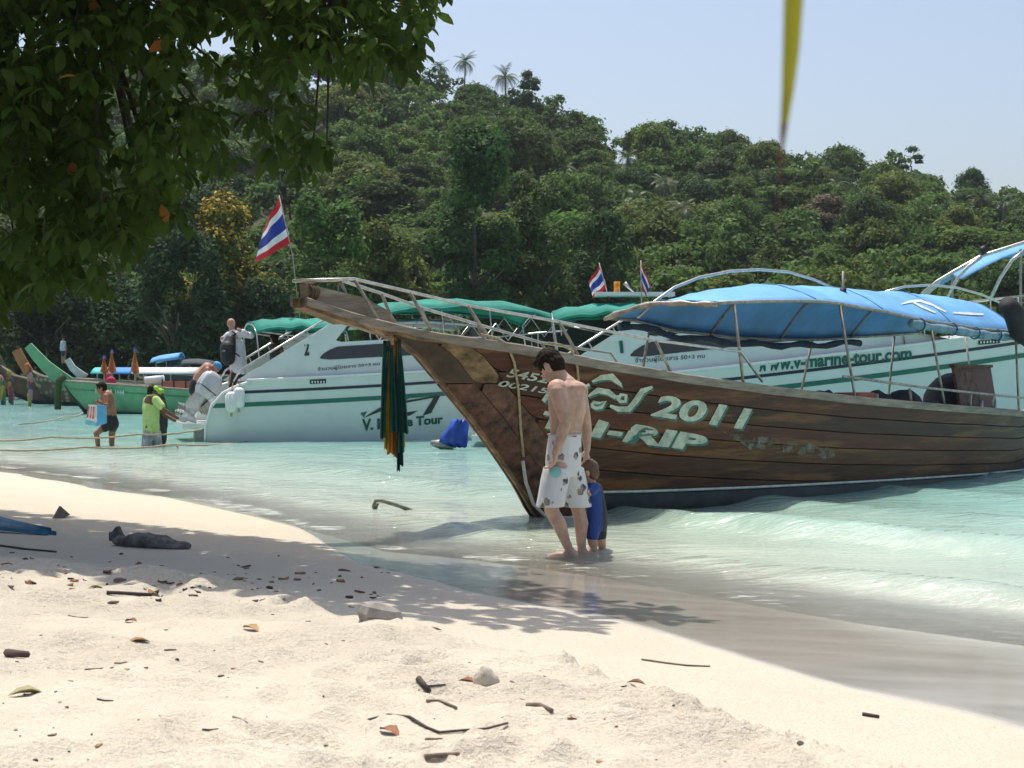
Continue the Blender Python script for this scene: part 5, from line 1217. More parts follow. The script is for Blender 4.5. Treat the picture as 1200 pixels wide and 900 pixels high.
def hand(mb, w, d, pn, s=1.0, curl=.5, thumb=1):
    """wrist w, direction d, palm normal pn (towards which the fingers curl)"""
    d = d.normalized(); pn = (pn - d * pn.dot(d)).normalized(); sd_ = d.cross(pn)
    mb.tube([w, w + d * .035 * s, w + d * .085 * s], [.024 * s, .036 * s, .038 * s], 10, flat=.5)
    for k, (off, L) in enumerate(((-.030, .072), (-.010, .080), (.010, .075), (.029, .060))):
        b0 = w + d * .085 * s + sd_ * off * s; a = curl
        p1 = b0 + (d * math.cos(a) + pn * math.sin(a)) * L * .45 * s
        p2 = p1 + (d * math.cos(a * 2.1) + pn * math.sin(a * 2.1)) * L * .32 * s
        p3 = p2 + (d * math.cos(a * 2.9) + pn * math.sin(a * 2.9)) * L * .26 * s
        limb(mb, [b0 - d * .02 * s, b0, p1, p2, p3], [.010 * s, .0095 * s, .009 * s, .0082 * s, .007 * s], n=8)
    b0 = w + d * .03 * s - sd_ * .03 * s * thumb
    p1 = b0 + (d * .7 - sd_ * .6 * thumb + pn * .35).normalized() * .04 * s; p2 = p1 + (d * .8 - sd_ * .15 * thumb + pn * .5).normalized() * .033 * s
    limb(mb, [b0, p1, p2], [.014 * s, .011 * s, .009 * s], n=8)
def foot(mb, ank, f, s=1.0):
    f = Vector(f).normalized(); g = ank.z - .075 * s
    limb(mb, [ank, Vector((ank.x, ank.y, g + .045 * s)) - f * .03 * s, ], [.04 * s, .042 * s], n=10)
    a = Vector((ank.x, ank.y, g + .035 * s)); limb(mb, [a, a + f * .10 * s, a + f * .17 * s - Vector((0, 0, .012 * s))], [.04 * s, .036 * s, .026 * s], n=10)
m_hairk = mat('dark_brown_hair', (.022, .015, .010), .7, .3, 60, bump=.8, spec=.12)

# -- the man wading beside the boat
Ym = 12.86
J = lambda px, py, dy=0.0, Y=Ym: P(px, py, Y + dy)
fm_ = Vector((-.82, .57, 0))
man = thing('person', 'bare backed man in pale patterned shorts looking down beside the wooden boat', 'person', J(672, 650))
sk = skin_mat('man_skin', (.56, .36, .27))
mb = MB()
hc = J(645, 429, .04)
Mh = head(mb, hc, Vector((-.85, .52, 0)), R(44), 1.14)
limb(mb, [J(650, 434, .03), J(657, 444, 0.02), J(663, 453, 0)], [.070, .078, .10])
mb.ell(J(668, 456, 0), (.14, .14, .08))
l_ = Vector((0, 0, 1)).cross(fm_).normalized()
def torso(mb, secs, l_, f_, n=18):
    rows = []
    for c, a, d in secs: rows.append([c + l_ * (a * math.cos(t_)) + f_ * (d * math.sin(t_)) for t_ in [k * 2 * math.pi / n for k in range(n + 1)]])
    k = len(mb.v); mb.grid(rows); mb.f.append([k + i for i in range(n)][::-1]); mb.f.append([k + (n + 1) * (len(rows) - 1) + i for i in range(n)])
torso(mb, [(J(664, 446), .10, .08), (J(665, 453), .19, .11), (J(665, 466), .212, .140), (J(665, 480), .200, .140), (J(664, 494), .176, .126), (J(663, 507), .160, .116), (J(661, 520), .165, .12), (J(660, 545), .17, .125)], l_, fm_)
for sg, px, py in ((1, 653, 456), (-1, 678, 459)): mb.ell(J(px, py, -.16 * sg), (.084, .084, .086))
for px, dy in ((668, -.06), (676, .06)): mb.ell(J(px, 468, dy), (.075, .06, .11))
# left arm (camera side)
a0, a1, a2 = J(653, 459, -.19), J(663, 495, -.23), J(651, 531, -.23)
limb(mb, [a0, a0.lerp(a1, .45), a1], [.070, .064, .048]); limb(mb, [a1, a1.lerp(a2, .3), a2], [.048, .051, .031])
hand(mb, a2, J(647, 549, -.235) - a2, Vector((-.75, .25, -.1)), 1.1, .55, -1)
# right arm reaching down to the child
b0, b1, b2_ = J(679, 463, .17), J(687, 497, .20), J(688, 526, .17)
limb(mb, [b0, b0.lerp(b1, .45), b1], [.068, .061, .046]); limb(mb, [b1, b1.lerp(b2_, .3), b2_], [.046, .046, .030])
hand(mb, b2_, Vector((-.02, 0.02, -1)), Vector((-.6, .6, 0)), 1.08, .5, 1)
# legs
h0, k0, n0 = J(655, 548, -.09), J(646, 598, -.12), J(668, 646, -.10)
h1, k1, n1 = J(668, 548, .08), J(678, 598, .10), J(682, 646, .08)
for h, k, n_ in ((h0, k0, n0), (h1, k1, n1)):
    limb(mb, [h, h.lerp(k, .5), k], [.098, .082, .060]); cv = k.lerp(n_, .32) - fm_ * .018
    limb(mb, [k, cv, n_.lerp(k, .25), n_], [.058, .061, .042, .036])
    foot(mb, n_, Vector((-.93, .2, 0)), 1.02)
fuse('body', mb, .0075, sk, man, 3)
face_parts(hc, Mh, 1.14, man)
hair_cap('hair', hc, Mh, 1.14, m_hairk, man)
# board shorts
m_short, t, b = newmat('patterned_shorts')
tc = N(t, 'ShaderNodeTexCoord'); vo = N(t, 'ShaderNodeTexVoronoi', Scale=10.0); vo.inputs['Randomness'].default_value = .9
nz = N(t, 'ShaderNodeTexNoise', Scale=16.0, Detail=3.0); t.links.new(tc.outputs['Object'], nz.inputs['Vector'])
mxv = N(t, 'ShaderNodeMix'); mxv.data_type = 'VECTOR'; mxv.inputs[0].default_value = .07; t.links.new(tc.outputs['Object'], mxv.inputs[4]); t.links.new(nz.outputs[1], mxv.inputs[5]); t.links.new(mxv.outputs[1], vo.inputs['Vector'])
sp = ramp(t, vo.outputs['Distance'], [(.26, 1.0), (.33, 0.0)])
pc = ramp(t, nz.outputs[0], [(.40, (.05, .05, .10)), (.5, (.30, .24, .17)), (.62, (.38, .30, .20))])
t.links.new(mixc(t, sp, (.68, .68, .68), pc), b.inputs['Base Color']); b.inputs['Roughness'].default_value = .85
wv = N(t, 'ShaderNodeTexNoise', Scale=7.0, Detail=3.0); mpw = N(t, 'ShaderNodeMapping'); mpw.inputs['Scale'].default_value = (1, 1, .35); t.links.new(tc.outputs['Object'], mpw.inputs[0]); t.links.new(mpw.outputs[0], wv.inputs['Vector'])
bp = N(t, 'ShaderNodeBump', Strength=.7, Distance=.04); t.links.new(wv.outputs[0], bp.inputs['Height']); t.links.new(bp.outputs[0], b.inputs['Normal'])
mb = MB()
torso(mb, [(J(662, 508), .166, .121), (J(662, 512), .172, .127), (J(661, 526), .178, .134), (J(660, 542), .182, .140), (J(661, 558), .168, .132)], l_, fm_)
for h, k, sg in ((h0, k0, 1), (h1, k1, -1)):
    e = h.lerp(k, .92); rows = []
    for f_, r_ in ((0, .12), (.35, .125), (.7, .122), (1, .124)):
        c = h.lerp(e, f_) + (Vector((-.015, 0, 0)) if sg > 0 else Vector((0, 0, 0))); rows.append((c, r_ * (1.0), r_ * .96))
    torso(mb, rows, l_, fm_)
fuse('shorts', mb, .009, m_short, man, 2)
MB().tube([J(662, 509) + l_ * (.170 * math.cos(t_)) + fm_ * (.125 * math.sin(t_)) for t_ in [k * .2618 for k in range(25)]], .008, 6).build('waistband', mat('shorts_band', (.5, .5, .52), .8), man, True)
# disc held in the left hand
q = J(651, 553, -.205); r = thing('throwing_disc', 'pale turquoise disc held against the shorts by the man', 'disc', q)
Md = Matrix.Rotation(R(75), 3, 'X') @ Matrix.Identity(3); mb = MB(); rows = []
for rr_, zz in ((.0, .010), (.038, .010), (.048, .006), (.050, -.006), (.047, -.006)):
    rows.append([q + Md @ Vector((rr_ * math.cos(t_), rr_ * math.sin(t_), zz)) for t_ in [k * .3927 for k in range(17)]])
mb.grid(rows).build('disc', mat('turquoise_plastic', (.25, .55, .52), .4), r, True)

# -- the toddler
Yc = 13.05; K = lambda px, py, dy=0.0: P(px, py, Yc + dy)
kid = thing('person', 'toddler in a blue and black wetsuit standing next to the man', 'person', K(699, 648))
sk2 = skin_mat('child_skin', (.56, .33, .23)); fk = Vector((-.9, .35, 0)); lk = Vector((0, 0, 1)).cross(fk.normalized())
mb = MB(); hk = K(690, 553); Mk = head(mb, hk, fk, R(12), .80)
limb(mb, [K(691, 560), K(694, 570)], [.038, .045])
torso(mb, [(K(694, 566), .05, .045), (K(695, 570), .095, .065), (K(697, 584), .10, .075), (K(699, 600), .10, .082), (K(699, 614), .10, .085), (K(699, 622), .09, .08)], lk, fk.normalized())
for p in ([K(697, 571, -.09), K(691, 578, -.14), K(686, 573, -.12)], [K(692, 571, .09), K(685, 560, .08), K(688, 545, .0)]):
    limb(mb, p, [.034, .028, .02])
hand(mb, K(686, 573, -.12), Vector((-.6, .2, .6)), Vector((0, 1, 0)), .55, .4, 1)
kl = [[K(695, 618, -.055), K(694, 632, -.06), K(696, 644, -.06)], [K(702, 618, .055), K(704, 632, .05), K(706, 644, .05)]]
for p in kl: limb(mb, [p[0], p[1], p[1].lerp(p[2], .4), p[2]], [.062, .045, .042, .028]); foot(mb, p[2], fk, .62)
fuse('body', mb, .0065, sk2, kid, 3); face_parts(hk, Mk, .8, kid)
hair_cap('hair', hk, Mk, .80, mat('light_brown_hair', (.13, .075, .045), .6, .3, 60, bump=.6), kid)
mb = MB(); torso(mb, [(K(694, 565.5), .052, .048), (K(695, 569), .102, .072), (K(697, 584), .108, .083), (K(699, 600), .108, .09), (K(699, 614), .110, .094), (K(699, 622), .098, .088)], lk, fk.normalized())
for p in kl: limb(mb, [p[0], p[0].lerp(p[1], .4), p[0].lerp(p[1], .7)], [.070, .062, .056])
limb(mb, [K(697, 571, -.09), K(692.5, 577, -.13)], [.042, .037]); limb(mb, [K(692, 571, .09), K(687, 563, .085)], [.042, .037])
m_wet, t, b = newmat('blue_black_wetsuit')
tc = N(t, 'ShaderNodeTexCoord'); sx_ = N(t, 'ShaderNodeSeparateXYZ'); t.links.new(tc.outputs['Object'], sx_.inputs[0])
dt = N(t, 'ShaderNodeVectorMath', operation='DOT_PRODUCT'); dt.inputs[1].default_value = (1.0, .15, 0); t.links.new(tc.outputs['Object'], dt.inputs[0])
zc = N(t, 'ShaderNodeMath', operation='MULTIPLY'); zc.inputs[1].default_value = .02; t.links.new(sx_.outputs[2], zc.inputs[0])
sm_ = N(t, 'ShaderNodeMath', operation='ADD'); t.links.new(dt.outputs['Value'], sm_.inputs[0]); t.links.new(zc.outputs[0], sm_.inputs[1])
t.links.new(ramp(t, sm_.outputs[0], [(.040, (.012, .05, .24)), (.047, (.012, .013, .018))]), b.inputs['Base Color']); b.inputs['Roughness'].default_value = .6
fuse('wetsuit', mb, .0075, m_wet, kid, 2)

# -- people by the speedboat
def small_person(lab, root, skin, parts, hd, fdir, hair=None, voxel=.012, pitch=0.0, hs=1.0):
    """parts: list of (name, material, [limb, ...]); limb = (points, radii); the first entry is the body"""
    r = thing('person', lab, 'person', root); mbb = MB(); M = head(mbb, hd, fdir, pitch, hs)
    for pts, rad in parts[0]: limb(mbb, pts, rad, n=10)
    fuse('body', mbb, voxel, skin, r, 2); face_parts(hd, M, hs, r)
    if hair: hair_cap(hair[0], hd, M, hs, hair[1], r, hair[2], .009)
    for nm, mm, limbs in parts[1:]:
        q = MB()
        for pts, rad in limbs: limb(q, pts, rad, n=10)
        fuse(nm, q, voxel, mm, r, 2)
    return r, M
tan = skin_mat('tan_skin', (.36, .17, .10)); dkskin = skin_mat('dark_skin', (.17, .085, .05)); pink = skin_mat('fair_skin', (.52, .28, .20))
# man wading with a big carrier bag
Y1 = 33.0; A = lambda px, py, dy=0.0: P(px, py, Y1 + dy)
armL = ([A(124, 464, -.18), A(125, 475, -.26), A(117, 471, -.34)], [.055, .045, .032]); armR = ([A(123, 463, .15), A(117, 472, .0), A(113, 470, -.1)], [.055, .045, .032])
p1, _ = small_person('tanned man in black trunks wading with a large carrier bag', A(124, 524), tan, [
    [([A(121, 458), A(124, 463)], [.06, .075]), ([A(125, 465), A(128, 478), A(130, 492)], [.15, .145, .135]), armL, armR,
     ([A(129, 495, -.08), A(113, 508, -.12), A(116, 530, -.1)], [.095, .07, .045]), ([A(132, 495, .08), A(131, 512, .08), A(131, 532, .08)], [.095, .068, .045])],
    ('swim_trunks', mat('black_trunks', (.012, .012, .014), .6), [([A(129, 490), A(131, 497)], [.155, .158]), ([A(129, 496, -.08), A(123, 501, -.1)], [.105, .10]), ([A(132, 496, .08), A(132, 502, .08)], [.105, .10])])],
    A(119, 455), (-.97, -.1, 0), ('hair', m_hairk, 1.05), .011, R(15), 1.05)
q = A(109, 490, -.42); r = thing('carrier_bag', 'large white red and blue carrier bag held in the wading man arms', 'bag', A(110, 500, -.4))
c8 = [A(100, 497, -.55), A(113, 499.5, -.75), A(125, 496, -.45), A(113, 494, -.25)]; t8 = [A(104, 474, -.55), A(114, 475, -.72), A(125, 475, -.45), A(114, 474, -.28)]
for i, mm, nm in ((0, m_white, 'front_panel'), (1, mat('sky_blue_plastic', (.14, .45, .75), .5), 'side_panel'), (2, m_white, 'back_panel'), (3, m_white, 'side_panel')):
    j = (i + 1) % 4; rows = [[c8[i].lerp(c8[j], u_).lerp(t8[i].lerp(t8[j], u_), v_) + Vector((0, .02 * math.sin(u_ * 7 + v_ * 5), 0)) for u_ in (0, .25, .5, .75, 1)] for v_ in (0, .3, .6, 1)]
    o = MB().grid(rows).build(nm, mm, r)
    if i == 0:
        for a0_, w_ in ((.12, .18), (.45, .14), (.68, .18)):
            f_ = lambda u_, v_: c8[0].lerp(c8[1], u_).lerp(t8[0].lerp(t8[1], u_), v_) + Vector((-.02, -.035, 0))
            MB().grid([[f_(a0_, .35), f_(a0_ + w_, .35)], [f_(a0_ + .05, .62), f_(a0_ + w_ - .04, .62)], [f_(a0_, .92), f_(a0_ + w_, .92)]]).build('red_print', mat('red_print', (.6, .07, .05), .5), o)
MB().grid([[c8[0], c8[1]], [c8[3], c8[2]]]).build('bottom_panel', mat('sky_blue_plastic', (0, 0, 0)), r)
MB().grid([[c8[0] + Vector((-.01, -.02, 0)), c8[1] + Vector((0, -.02, 0))], [c8[0].lerp(t8[0], .22) + Vector((-.01, -.025, 0)), c8[1].lerp(t8[1], .16) + Vector((0, -.025, 0))]]).build('bottom_band', mat('aqua_print', (.16, .52, .58), .5), r)
# man in the lime shirt holding the engine, with a second man behind him
Y2 = 32.6; A = lambda px, py, dy=0.0: P(px, py, Y2 + dy)
lime = mat('lime_shirt', (.46, .62, .22), .85, .12, 6, bump=.3)
p2, Mc = small_person('man in a lime green shirt and cap gripping the outboard motor leg', A(180, 523), dkskin, [
    [([A(178, 460), A(178, 466)], [.06, .075]), ([A(178, 470), A(178, 485), A(178, 497)], [.16, .15, .145]), ([A(185, 470, -.15), A(193, 481, -.2), A(208, 490, -.1)], [.06, .05, .035]), ([A(184, 472, .12), A(193, 486, .1), A(205, 493, .05)], [.06, .05, .035]),
     ([A(174, 500, -.08), A(174, 528, -.08)], [.09, .06]), ([A(183, 500, .08), A(183, 528, .08)], [.09, .06])],
    ('shirt', lime, [([A(178, 467), A(177, 480), A(177, 493), A(177, 503)], [.13, .185, .175, .18]), ([A(183, 469, -.13), A(189, 476, -.18)], [.095, .085]), ([A(173, 470, .1), A(171, 478, .1)], [.10, .09])]),
    ('shorts', mat('grey_white_shorts', (.42, .43, .46), .85, .5, 3), [([A(177, 504), A(177, 509)], [.16, .165]), ([A(173, 508, -.08), A(172, 522, -.08)], [.11, .115]), ([A(183, 508, .08), A(184, 522, .08)], [.11, .115])])],
    A(179, 459), (.85, .5, 0), ('hair', m_hairk, 1.05), .011, R(10), 1.05)
hc2 = A(179, 459); mb = MB(); mb.ell(hc2 + Mc @ Vector((.02, 0, .065)), (.10, .092, .075), Mc, 16, 8); mb.tube([hc2 + Mc @ Vector((.06, 0, .06)), hc2 + Mc @ Vector((.19, 0, .035))], [.075, .05], 10, flat=.18); mb.build('cap', mat('lime_cap', (.38, .72, .05), .7), p2, True)
Y3 = 33.4; A3 = lambda px, py, dy=0.0: P(px, py, Y3 + dy)
p3, Mc3 = small_person('man in dark clothes half hidden behind the lime shirted man', A3(188, 522), dkskin, [
    [([A3(186, 462), A3(186, 467)], [.06, .075]), ([A3(187, 472), A3(187, 497)], [.15, .14]), ([A3(190, 472, -.1), A3(194, 484, -.1), A3(204, 491, -.1)], [.055, .05, .035]), ([A3(187, 500, .05), A3(187, 527, .05)], [.1, .06])],
    ('shirt', m_black, [([A3(187, 470), A3(188, 485), A3(188, 500)], [.14, .165, .16])]), ('shorts', m_black, [([A3(187, 502), A3(188, 515)], [.16, .14])])],
    A3(187, 462), (.9, -.1, 0), ('hair', mat('lime_bandana', (.32, .62, .06), .8), .8), .011, R(5), 1.0)
# bald man in the white shirt with a backpack, climbing aboard
Y4 = 36.0; A4 = lambda px, py, dy=0.0: P(px, py, Y4 + dy); wshirt = mat('white_shirt', (.74, .73, .80), .85, .05, 5, bump=.3)
p4, _ = small_person('bald man in a white shirt carrying a black backpack aboard boat 2', A4(272, 440), pink, [
    [([A4(271, 386), A4(273, 392)], [.06, .07]), ([A4(275, 396), A4(277, 412), A4(278, 430)], [.15, .15, .14]), ([A4(283, 390, -.1), A4(294, 393, -.05), A4(279, 386, -.2)], [.06, .05, .04]), ([A4(266, 393, .15), A4(261, 398, .2), A4(260, 396, .1)], [.055, .045, .04]),
     ([A4(275, 432, -.08), A4(270, 450, -.08)], [.09, .06]), ([A4(282, 432, .08), A4(282, 452, .08)], [.09, .06])],
    ('shirt', wshirt, [([A4(273, 391), A4(276, 404), A4(278, 420), A4(279, 433)], [.11, .20, .19, .20]), ([A4(281, 391, -.1), A4(294, 393, -.05), A4(285, 389, -.15)], [.10, .085, .07]), ([A4(268, 393, .12), A4(262, 398, .18)], [.09, .075])]),
    ('trousers', m_black, [([A4(278, 432), A4(279, 440)], [.165, .16]), ([A4(275, 438, -.08), A4(272, 455, -.08)], [.10, .08]), ([A4(283, 438, .08), A4(284, 456, .08)], [.10, .08])])],
    A4(271, 380), (.6, .8, 0), None, .011, R(10), 1.1)
r = thing('backpack', 'black backpack worn by the bald man in the white shirt', 'backpack', A4(267, 424, -.25))
mb = MB(); limb(mb, [A4(270, 398, -.20), A4(267, 408, -.28), A4(267, 420, -.28)], [.13, .19, .17], n=14); pk = fuse('bag', mb, .014, m_black, r, 3)
mb = MB(); limb(mb, [A4(263, 414, -.45), A4(264, 421, -.44)], [.08, .09], n=12); fuse('pocket', mb, .014, mat('dark_grey_nylon', (.03, .03, .035), .7), r, 2)
MB().tube([A4(272, 396, -.2), A4(276, 391, -.22), A4(272, 388, -.2)], .025, 6).build('strap', m_black, r, True); MB().tube([A4(276, 414, -.3), A4(281, 418, -.3)], .018, 6).build('strap', m_black, r, True)
# bending man in the blue cap
Y5 = 36.2; A5 = lambda px, py, dy=0.0: P(px, py, Y5 + dy)
p5, Mc5 = small_person('sunburnt shirtless man in a blue cap bending down by the motors', A5(230, 460), pink, [
    [([A5(249, 430), A5(245, 431)], [.06, .07]), ([A5(243, 432), A5(236, 440), A5(231, 450)], [.15, .165, .15]), ([A5(243, 433, -.18), A5(241, 444, -.22), A5(252, 440, -.25)], [.065, .055, .04]), ([A5(230, 455, -.06), A5(228, 475, -.06)], [.1, .07]), ([A5(233, 455, .1), A5(233, 476, .1)], [.1, .07])],
    ('swim_trunks', mat('black_trunks', (0, 0, 0)), [([A5(231, 450), A5(229, 457)], [.17, .165])])],
    A5(254, 430), (.75, -.3, 0), None, .012, R(45), 1.05)
hc5 = A5(254, 430); MB().ell(hc5 + Mc5 @ Vector((-.005, 0, .045)), (.115, .095, .085), Mc5, 16, 8).build('cap', mat('blue_cap', (.05, .3, .6), .7), p5, True)
# dark haired passenger seen over the slanting side
Y6 = 36.6; A6 = lambda px, py, dy=0.0: P(px, py, Y6 + dy)
small_person('dark haired passenger seated behind the slanting rail of boat 2', A6(323, 425), tan, [
    [([A6(322, 402), A6(324, 408)], [.06, .075]), ([A6(325, 412), A6(325, 432)], [.16, .15]), ([A6(330, 411, -.1), A6(334, 424, -.15), A6(328, 430, -.2)], [.055, .045, .035])],
    ('shirt', mat('dark_shirt', (.04, .045, .05), .8), [([A6(324, 410), A6(325, 432)], [.17, .17])])], A6(321, 396), (-.6, .6, 0), ('hair', m_hairk, 1.3), .013, 0, 1.1)
# someone on the far shore
Y7 = 96.0; A7 = lambda px, py, dy=0.0: P(px, py, Y7 + dy)
small_person('distant person in a pale top standing on the far shore', A7(74, 421), tan, [
    [([A7(74, 399), A7(74, 401)], [.07, .08]), ([A7(74, 403), A7(74, 410)], [.16, .15]), ([A7(73, 411), A7(73, 425)], [.09, .06]), ([A7(76, 411), A7(76, 425)], [.09, .06]), ([A7(71, 403), A7(70, 410)], [.05, .04]), ([A7(77, 403), A7(78, 410)], [.05, .04])],
    ('shirt', mat('pale_blue_shirt', (.45, .5, .6), .8), [([A7(74, 402), A7(74, 410)], [.18, .18])]), ('shorts', m_navy, [([A7(74, 411), A7(74, 415)], [.17, .16])])], A7(74, 396.5), (0, -1, 0), ('hair', m_hairk, 1.0), .03, 0, 1.1)
# ---------------------------------------------------------------- the overhanging beach tree
m_fl = leaf_mat('beach_tree_leaf', (.064, .132, .024), .58, .35, .5, .02, 1.2, .15)
m_yl = leaf_mat('yellowed_leaf', (.34, .20, .03), .45, .25, .5, .03, 1.2)
rg_ = np.random.RandomState(77)
bt_ = thing('beach_tree', 'large overhanging beach tree with big dark leaves shading the sand', 'tree', (-6.9, 13.2, bz(-6.9, 13.2)))
trunk_top = Vector((-6.3, 13.0, 3.4)); base = Vector((-6.9, 13.2, bz(-6.9, 13.2) - .3))
MB().tube([base, base + Vector((.1, 0, 1.3)), Vector((-6.5, 13.1, 2.4)), trunk_top], [.42, .33, .29, .26], 14).build('trunk', m_bark, bt_, True)
def tree_leaf(p, d, up, L, W_):             # a bent leaf: ten vertices, four quads
    d = d / np.linalg.norm(d); s_ = np.cross(d, up); s_ /= np.linalg.norm(s_) + 1e-9; n_ = np.cross(s_, d)
    out = []
    for f, w_, dr in ((0, .10, 0), (.28, .72, .02), (.58, 1.0, -.02), (.85, .55, -.10), (1.0, .04, -.18)):
        c = p + d * L * f + n_ * L * dr; out += [c - s_ * W_ * w_ * .5 + n_ * W_ * .12 * w_, c, c + s_ * W_ * w_ * .5 + n_ * W_ * .12 * w_]
    fs = []
    for j in range(4):
        for i in range(2): fs.append((j * 3 + i, j * 3 + i + 1, j * 3 + i + 4, j * 3 + i + 3))
    return out, fs
LV, LF = [], []; TW = []; SINGLE = []
def cluster(c, n, Lm, droop, singles=0):
    a0 = rg_.uniform(0, 6.28)
    for k in range(n):
        a = a0 + k * 2.4; e = rg_.uniform(-1.25, -.1) if droop else rg_.uniform(-.6, .5)
        d = np.array([math.cos(a) * math.cos(e), math.sin(a) * math.cos(e), math.sin(e)])
        L = Lm * rg_.uniform(.6, 1.2); p = np.array(c) + d * .03 + rg_.normal(size=3) * .025
        vs, fs = tree_leaf(p, d, np.array([0, 0, 1.]) + rg_.normal(size=3) * .3, L, L * rg_.uniform(.42, .55))
        if singles and rg_.rand() < singles: SINGLE.append((p, vs, fs))
        else: LV.append(vs); LF.append(fs)
# hanging foliage that shows on the left: outline of the bough
from_poly = [(-80, -60), (525, -60), (512, -5), (500, 18), (490, 45), (484, 78), (466, 88), (448, 70), (432, 76), (416, 90), (410, 76), (392, 58), (372, 78), (356, 60), (342, 74), (352, 110), (384, 130), (384, 178), (378, 224), (358, 232), (348, 200), (338, 168), (326, 182), (312, 210), (292, 206), (270, 180), (252, 196), (228, 236), (208, 262), (190, 246), (166, 262), (150, 300), (132, 330), (110, 338), (92, 312), (70, 330), (42, 356), (22, 348), (0, 362), (-80, 380)]
def inside(x_, y_, poly):
    c = False
    for (x0, y0), (x1, y1) in zip(poly, poly[1:] + poly[:1]):
        if (y0 > y_) != (y1 > y_) and x_ < (x1 - x0) * (y_ - y0) / (y1 - y0) + x0: c = not c
    return c
n_c = 0
hub = [Vector((-6.0, 12.9, 4.0)), Vector((-5.0, 12.4, 5.0)), Vector((-5.2, 11.6, 4.2)), Vector((-4.2, 12.0, 4.9)), Vector((-3.6, 12.6, 5.4)), Vector((-2.6, 12.2, 5.2)), Vector((-1.4, 12.0, 5.0)), Vector((-4.0, 11.4, 4.2)), Vector((-3.2, 11.6, 4.4))]
while n_c < 1750:
    px = rg_.uniform(-70, 535); py = rg_.uniform(-55, 375)
    if not inside(px, py, from_poly): continue
    dens = 0.42 if (px > 200 and py > 90) else (.85 if px > 200 else 1.0)
    dens *= 0.18 + 1.0 * sstep(.38, .60, vn(np.array([px / 46.]), np.array([py / 46.]), 5)[0])
    if px < 120 and py < 240: dens = max(dens, .8)
    if px > 300 and py < 75: dens = max(dens, .9)
    if rg_.rand() > dens: continue
    Y = rg_.uniform(10.4, 13.4); q = P(px, py, Y); n_c += 1
    cluster(q, rg_.randint(4, 8), .155, True, .075 if Y < 11.8 else 0)
    if n_c % 16 == 0: TW.append(q)
# crown above the picture: found from where its shade falls on the beach
SHPOLY = [(-11, 18.5), (-5.2, 15.3), (-3.4, 14.3), (-1.9, 13.4), (-1.0, 12.0), (0.0, 10.6), (.9, 9.6), (1.0, 8.9), (0.2, 8.3), (-.9, 8.15), (-2.0, 8.5), (-2.9, 8.8), (-5, 8.9), (-11, 9.5)]
n_c = 0
while n_c < 3000:
    gx = rg_.uniform(-11, 1.1); gy = rg_.uniform(8, 18.5)
    if not inside(gx, gy, SHPOLY): continue
    if gx > -.9 and rg_.rand() > .42: continue
    h = rg_.uniform(0, 1)
    zt = 5.6; 
    for _ in range(4):
        k = (zt - .15) / sd.z; Xx = gx + sd.x * k; Yy = gy + sd.y * k; zt = CH + .268 * Yy + .15 + h * 2.0
    n_c += 1; cluster((Xx, Yy, zt), rg_.randint(5, 9), .25, False)
    if n_c % 12 == 0: TW.append(Vector((Xx, Yy, zt)))
vs = np.array(LV).reshape(-1, 3); n1 = len(LV); f0 = np.array(LF[0]); fs = (f0[None] + 15 * np.arange(n1)[:, None, None]).reshape(-1, 4)
im = np.array(root_matrix(bt_).inverted()); vs = vs + im[:3, 3]
sel = rg_.rand(n1) < .005
o = bpy.data.objects.new('foliage', np_mesh('foliage', vs, fs, m_fl)); C.objects.link(o); o.parent = bt_; o['kind'] = 'stuff'
o.data.materials.append(m_yl); o.data.polygons.foreach_set('material_index', np.repeat(sel.astype(np.int32), len(f0))); o.data.polygons.foreach_set('use_smooth', np.ones(len(fs), dtype=bool))
for p, v_, f_ in SINGLE[:280]:
    o = mesh('leaf', v_, f_, m_yl if rg_.rand() < .03 else m_fl, bt_, True)
# boughs and twigs
for h in hub[1:]:
    m_ = trunk_top.lerp(h, .5) + Vector((0, 0, .35)); MB().tube([trunk_top - Vector((0, 0, .3)), m_, h], [.13, .085, .05], 8).build('bough', m_bark, bt_, True)
tw = MB()
for q in TW:
    h = min(hub, key=lambda k: (k - q).length); m_ = h.lerp(q, .55) + Vector((0, 0, .12)); tw.tube([h, m_, q], [.022, .013, .006], 5)
o = tw.build('twigs', mat('dark_twig_bark', (.035, .028, .02), .9), bt_, True); o['kind'] = 'stuff'
# blurred tip of a palm leaflet hanging close by
r = thing('palm_leaflet', 'yellow green tip of a palm leaflet hanging down into view', 'leaf', (0.18, .99, 1.76))
Yp = .85; rows = []
for py, x_, w_ in ((-160, 935, 30), (-60, 932, 27), (0, 930, 23), (60, 927, 20), (110, 923, 14), (145, 919, 9), (170, 916.5, 5), (200, 914.5, 2.6), (235, 913, 1.8), (262, 912, .8)):
    rows.append([P(x_ - w_ / 2, py, Yp + .004), P(x_, py, Yp - .001), P(x_ + w_ / 2, py, Yp + .004)])
MB().grid(rows[:6]).build('blade', leaf_mat('leaflet_green', (.26, .25, .03), .5, .15), r, True)
MB().grid(rows[5:]).build('dry_tip', leaf_mat('leaflet_brown', (.16, .09, .05), .3, .2), r, True)
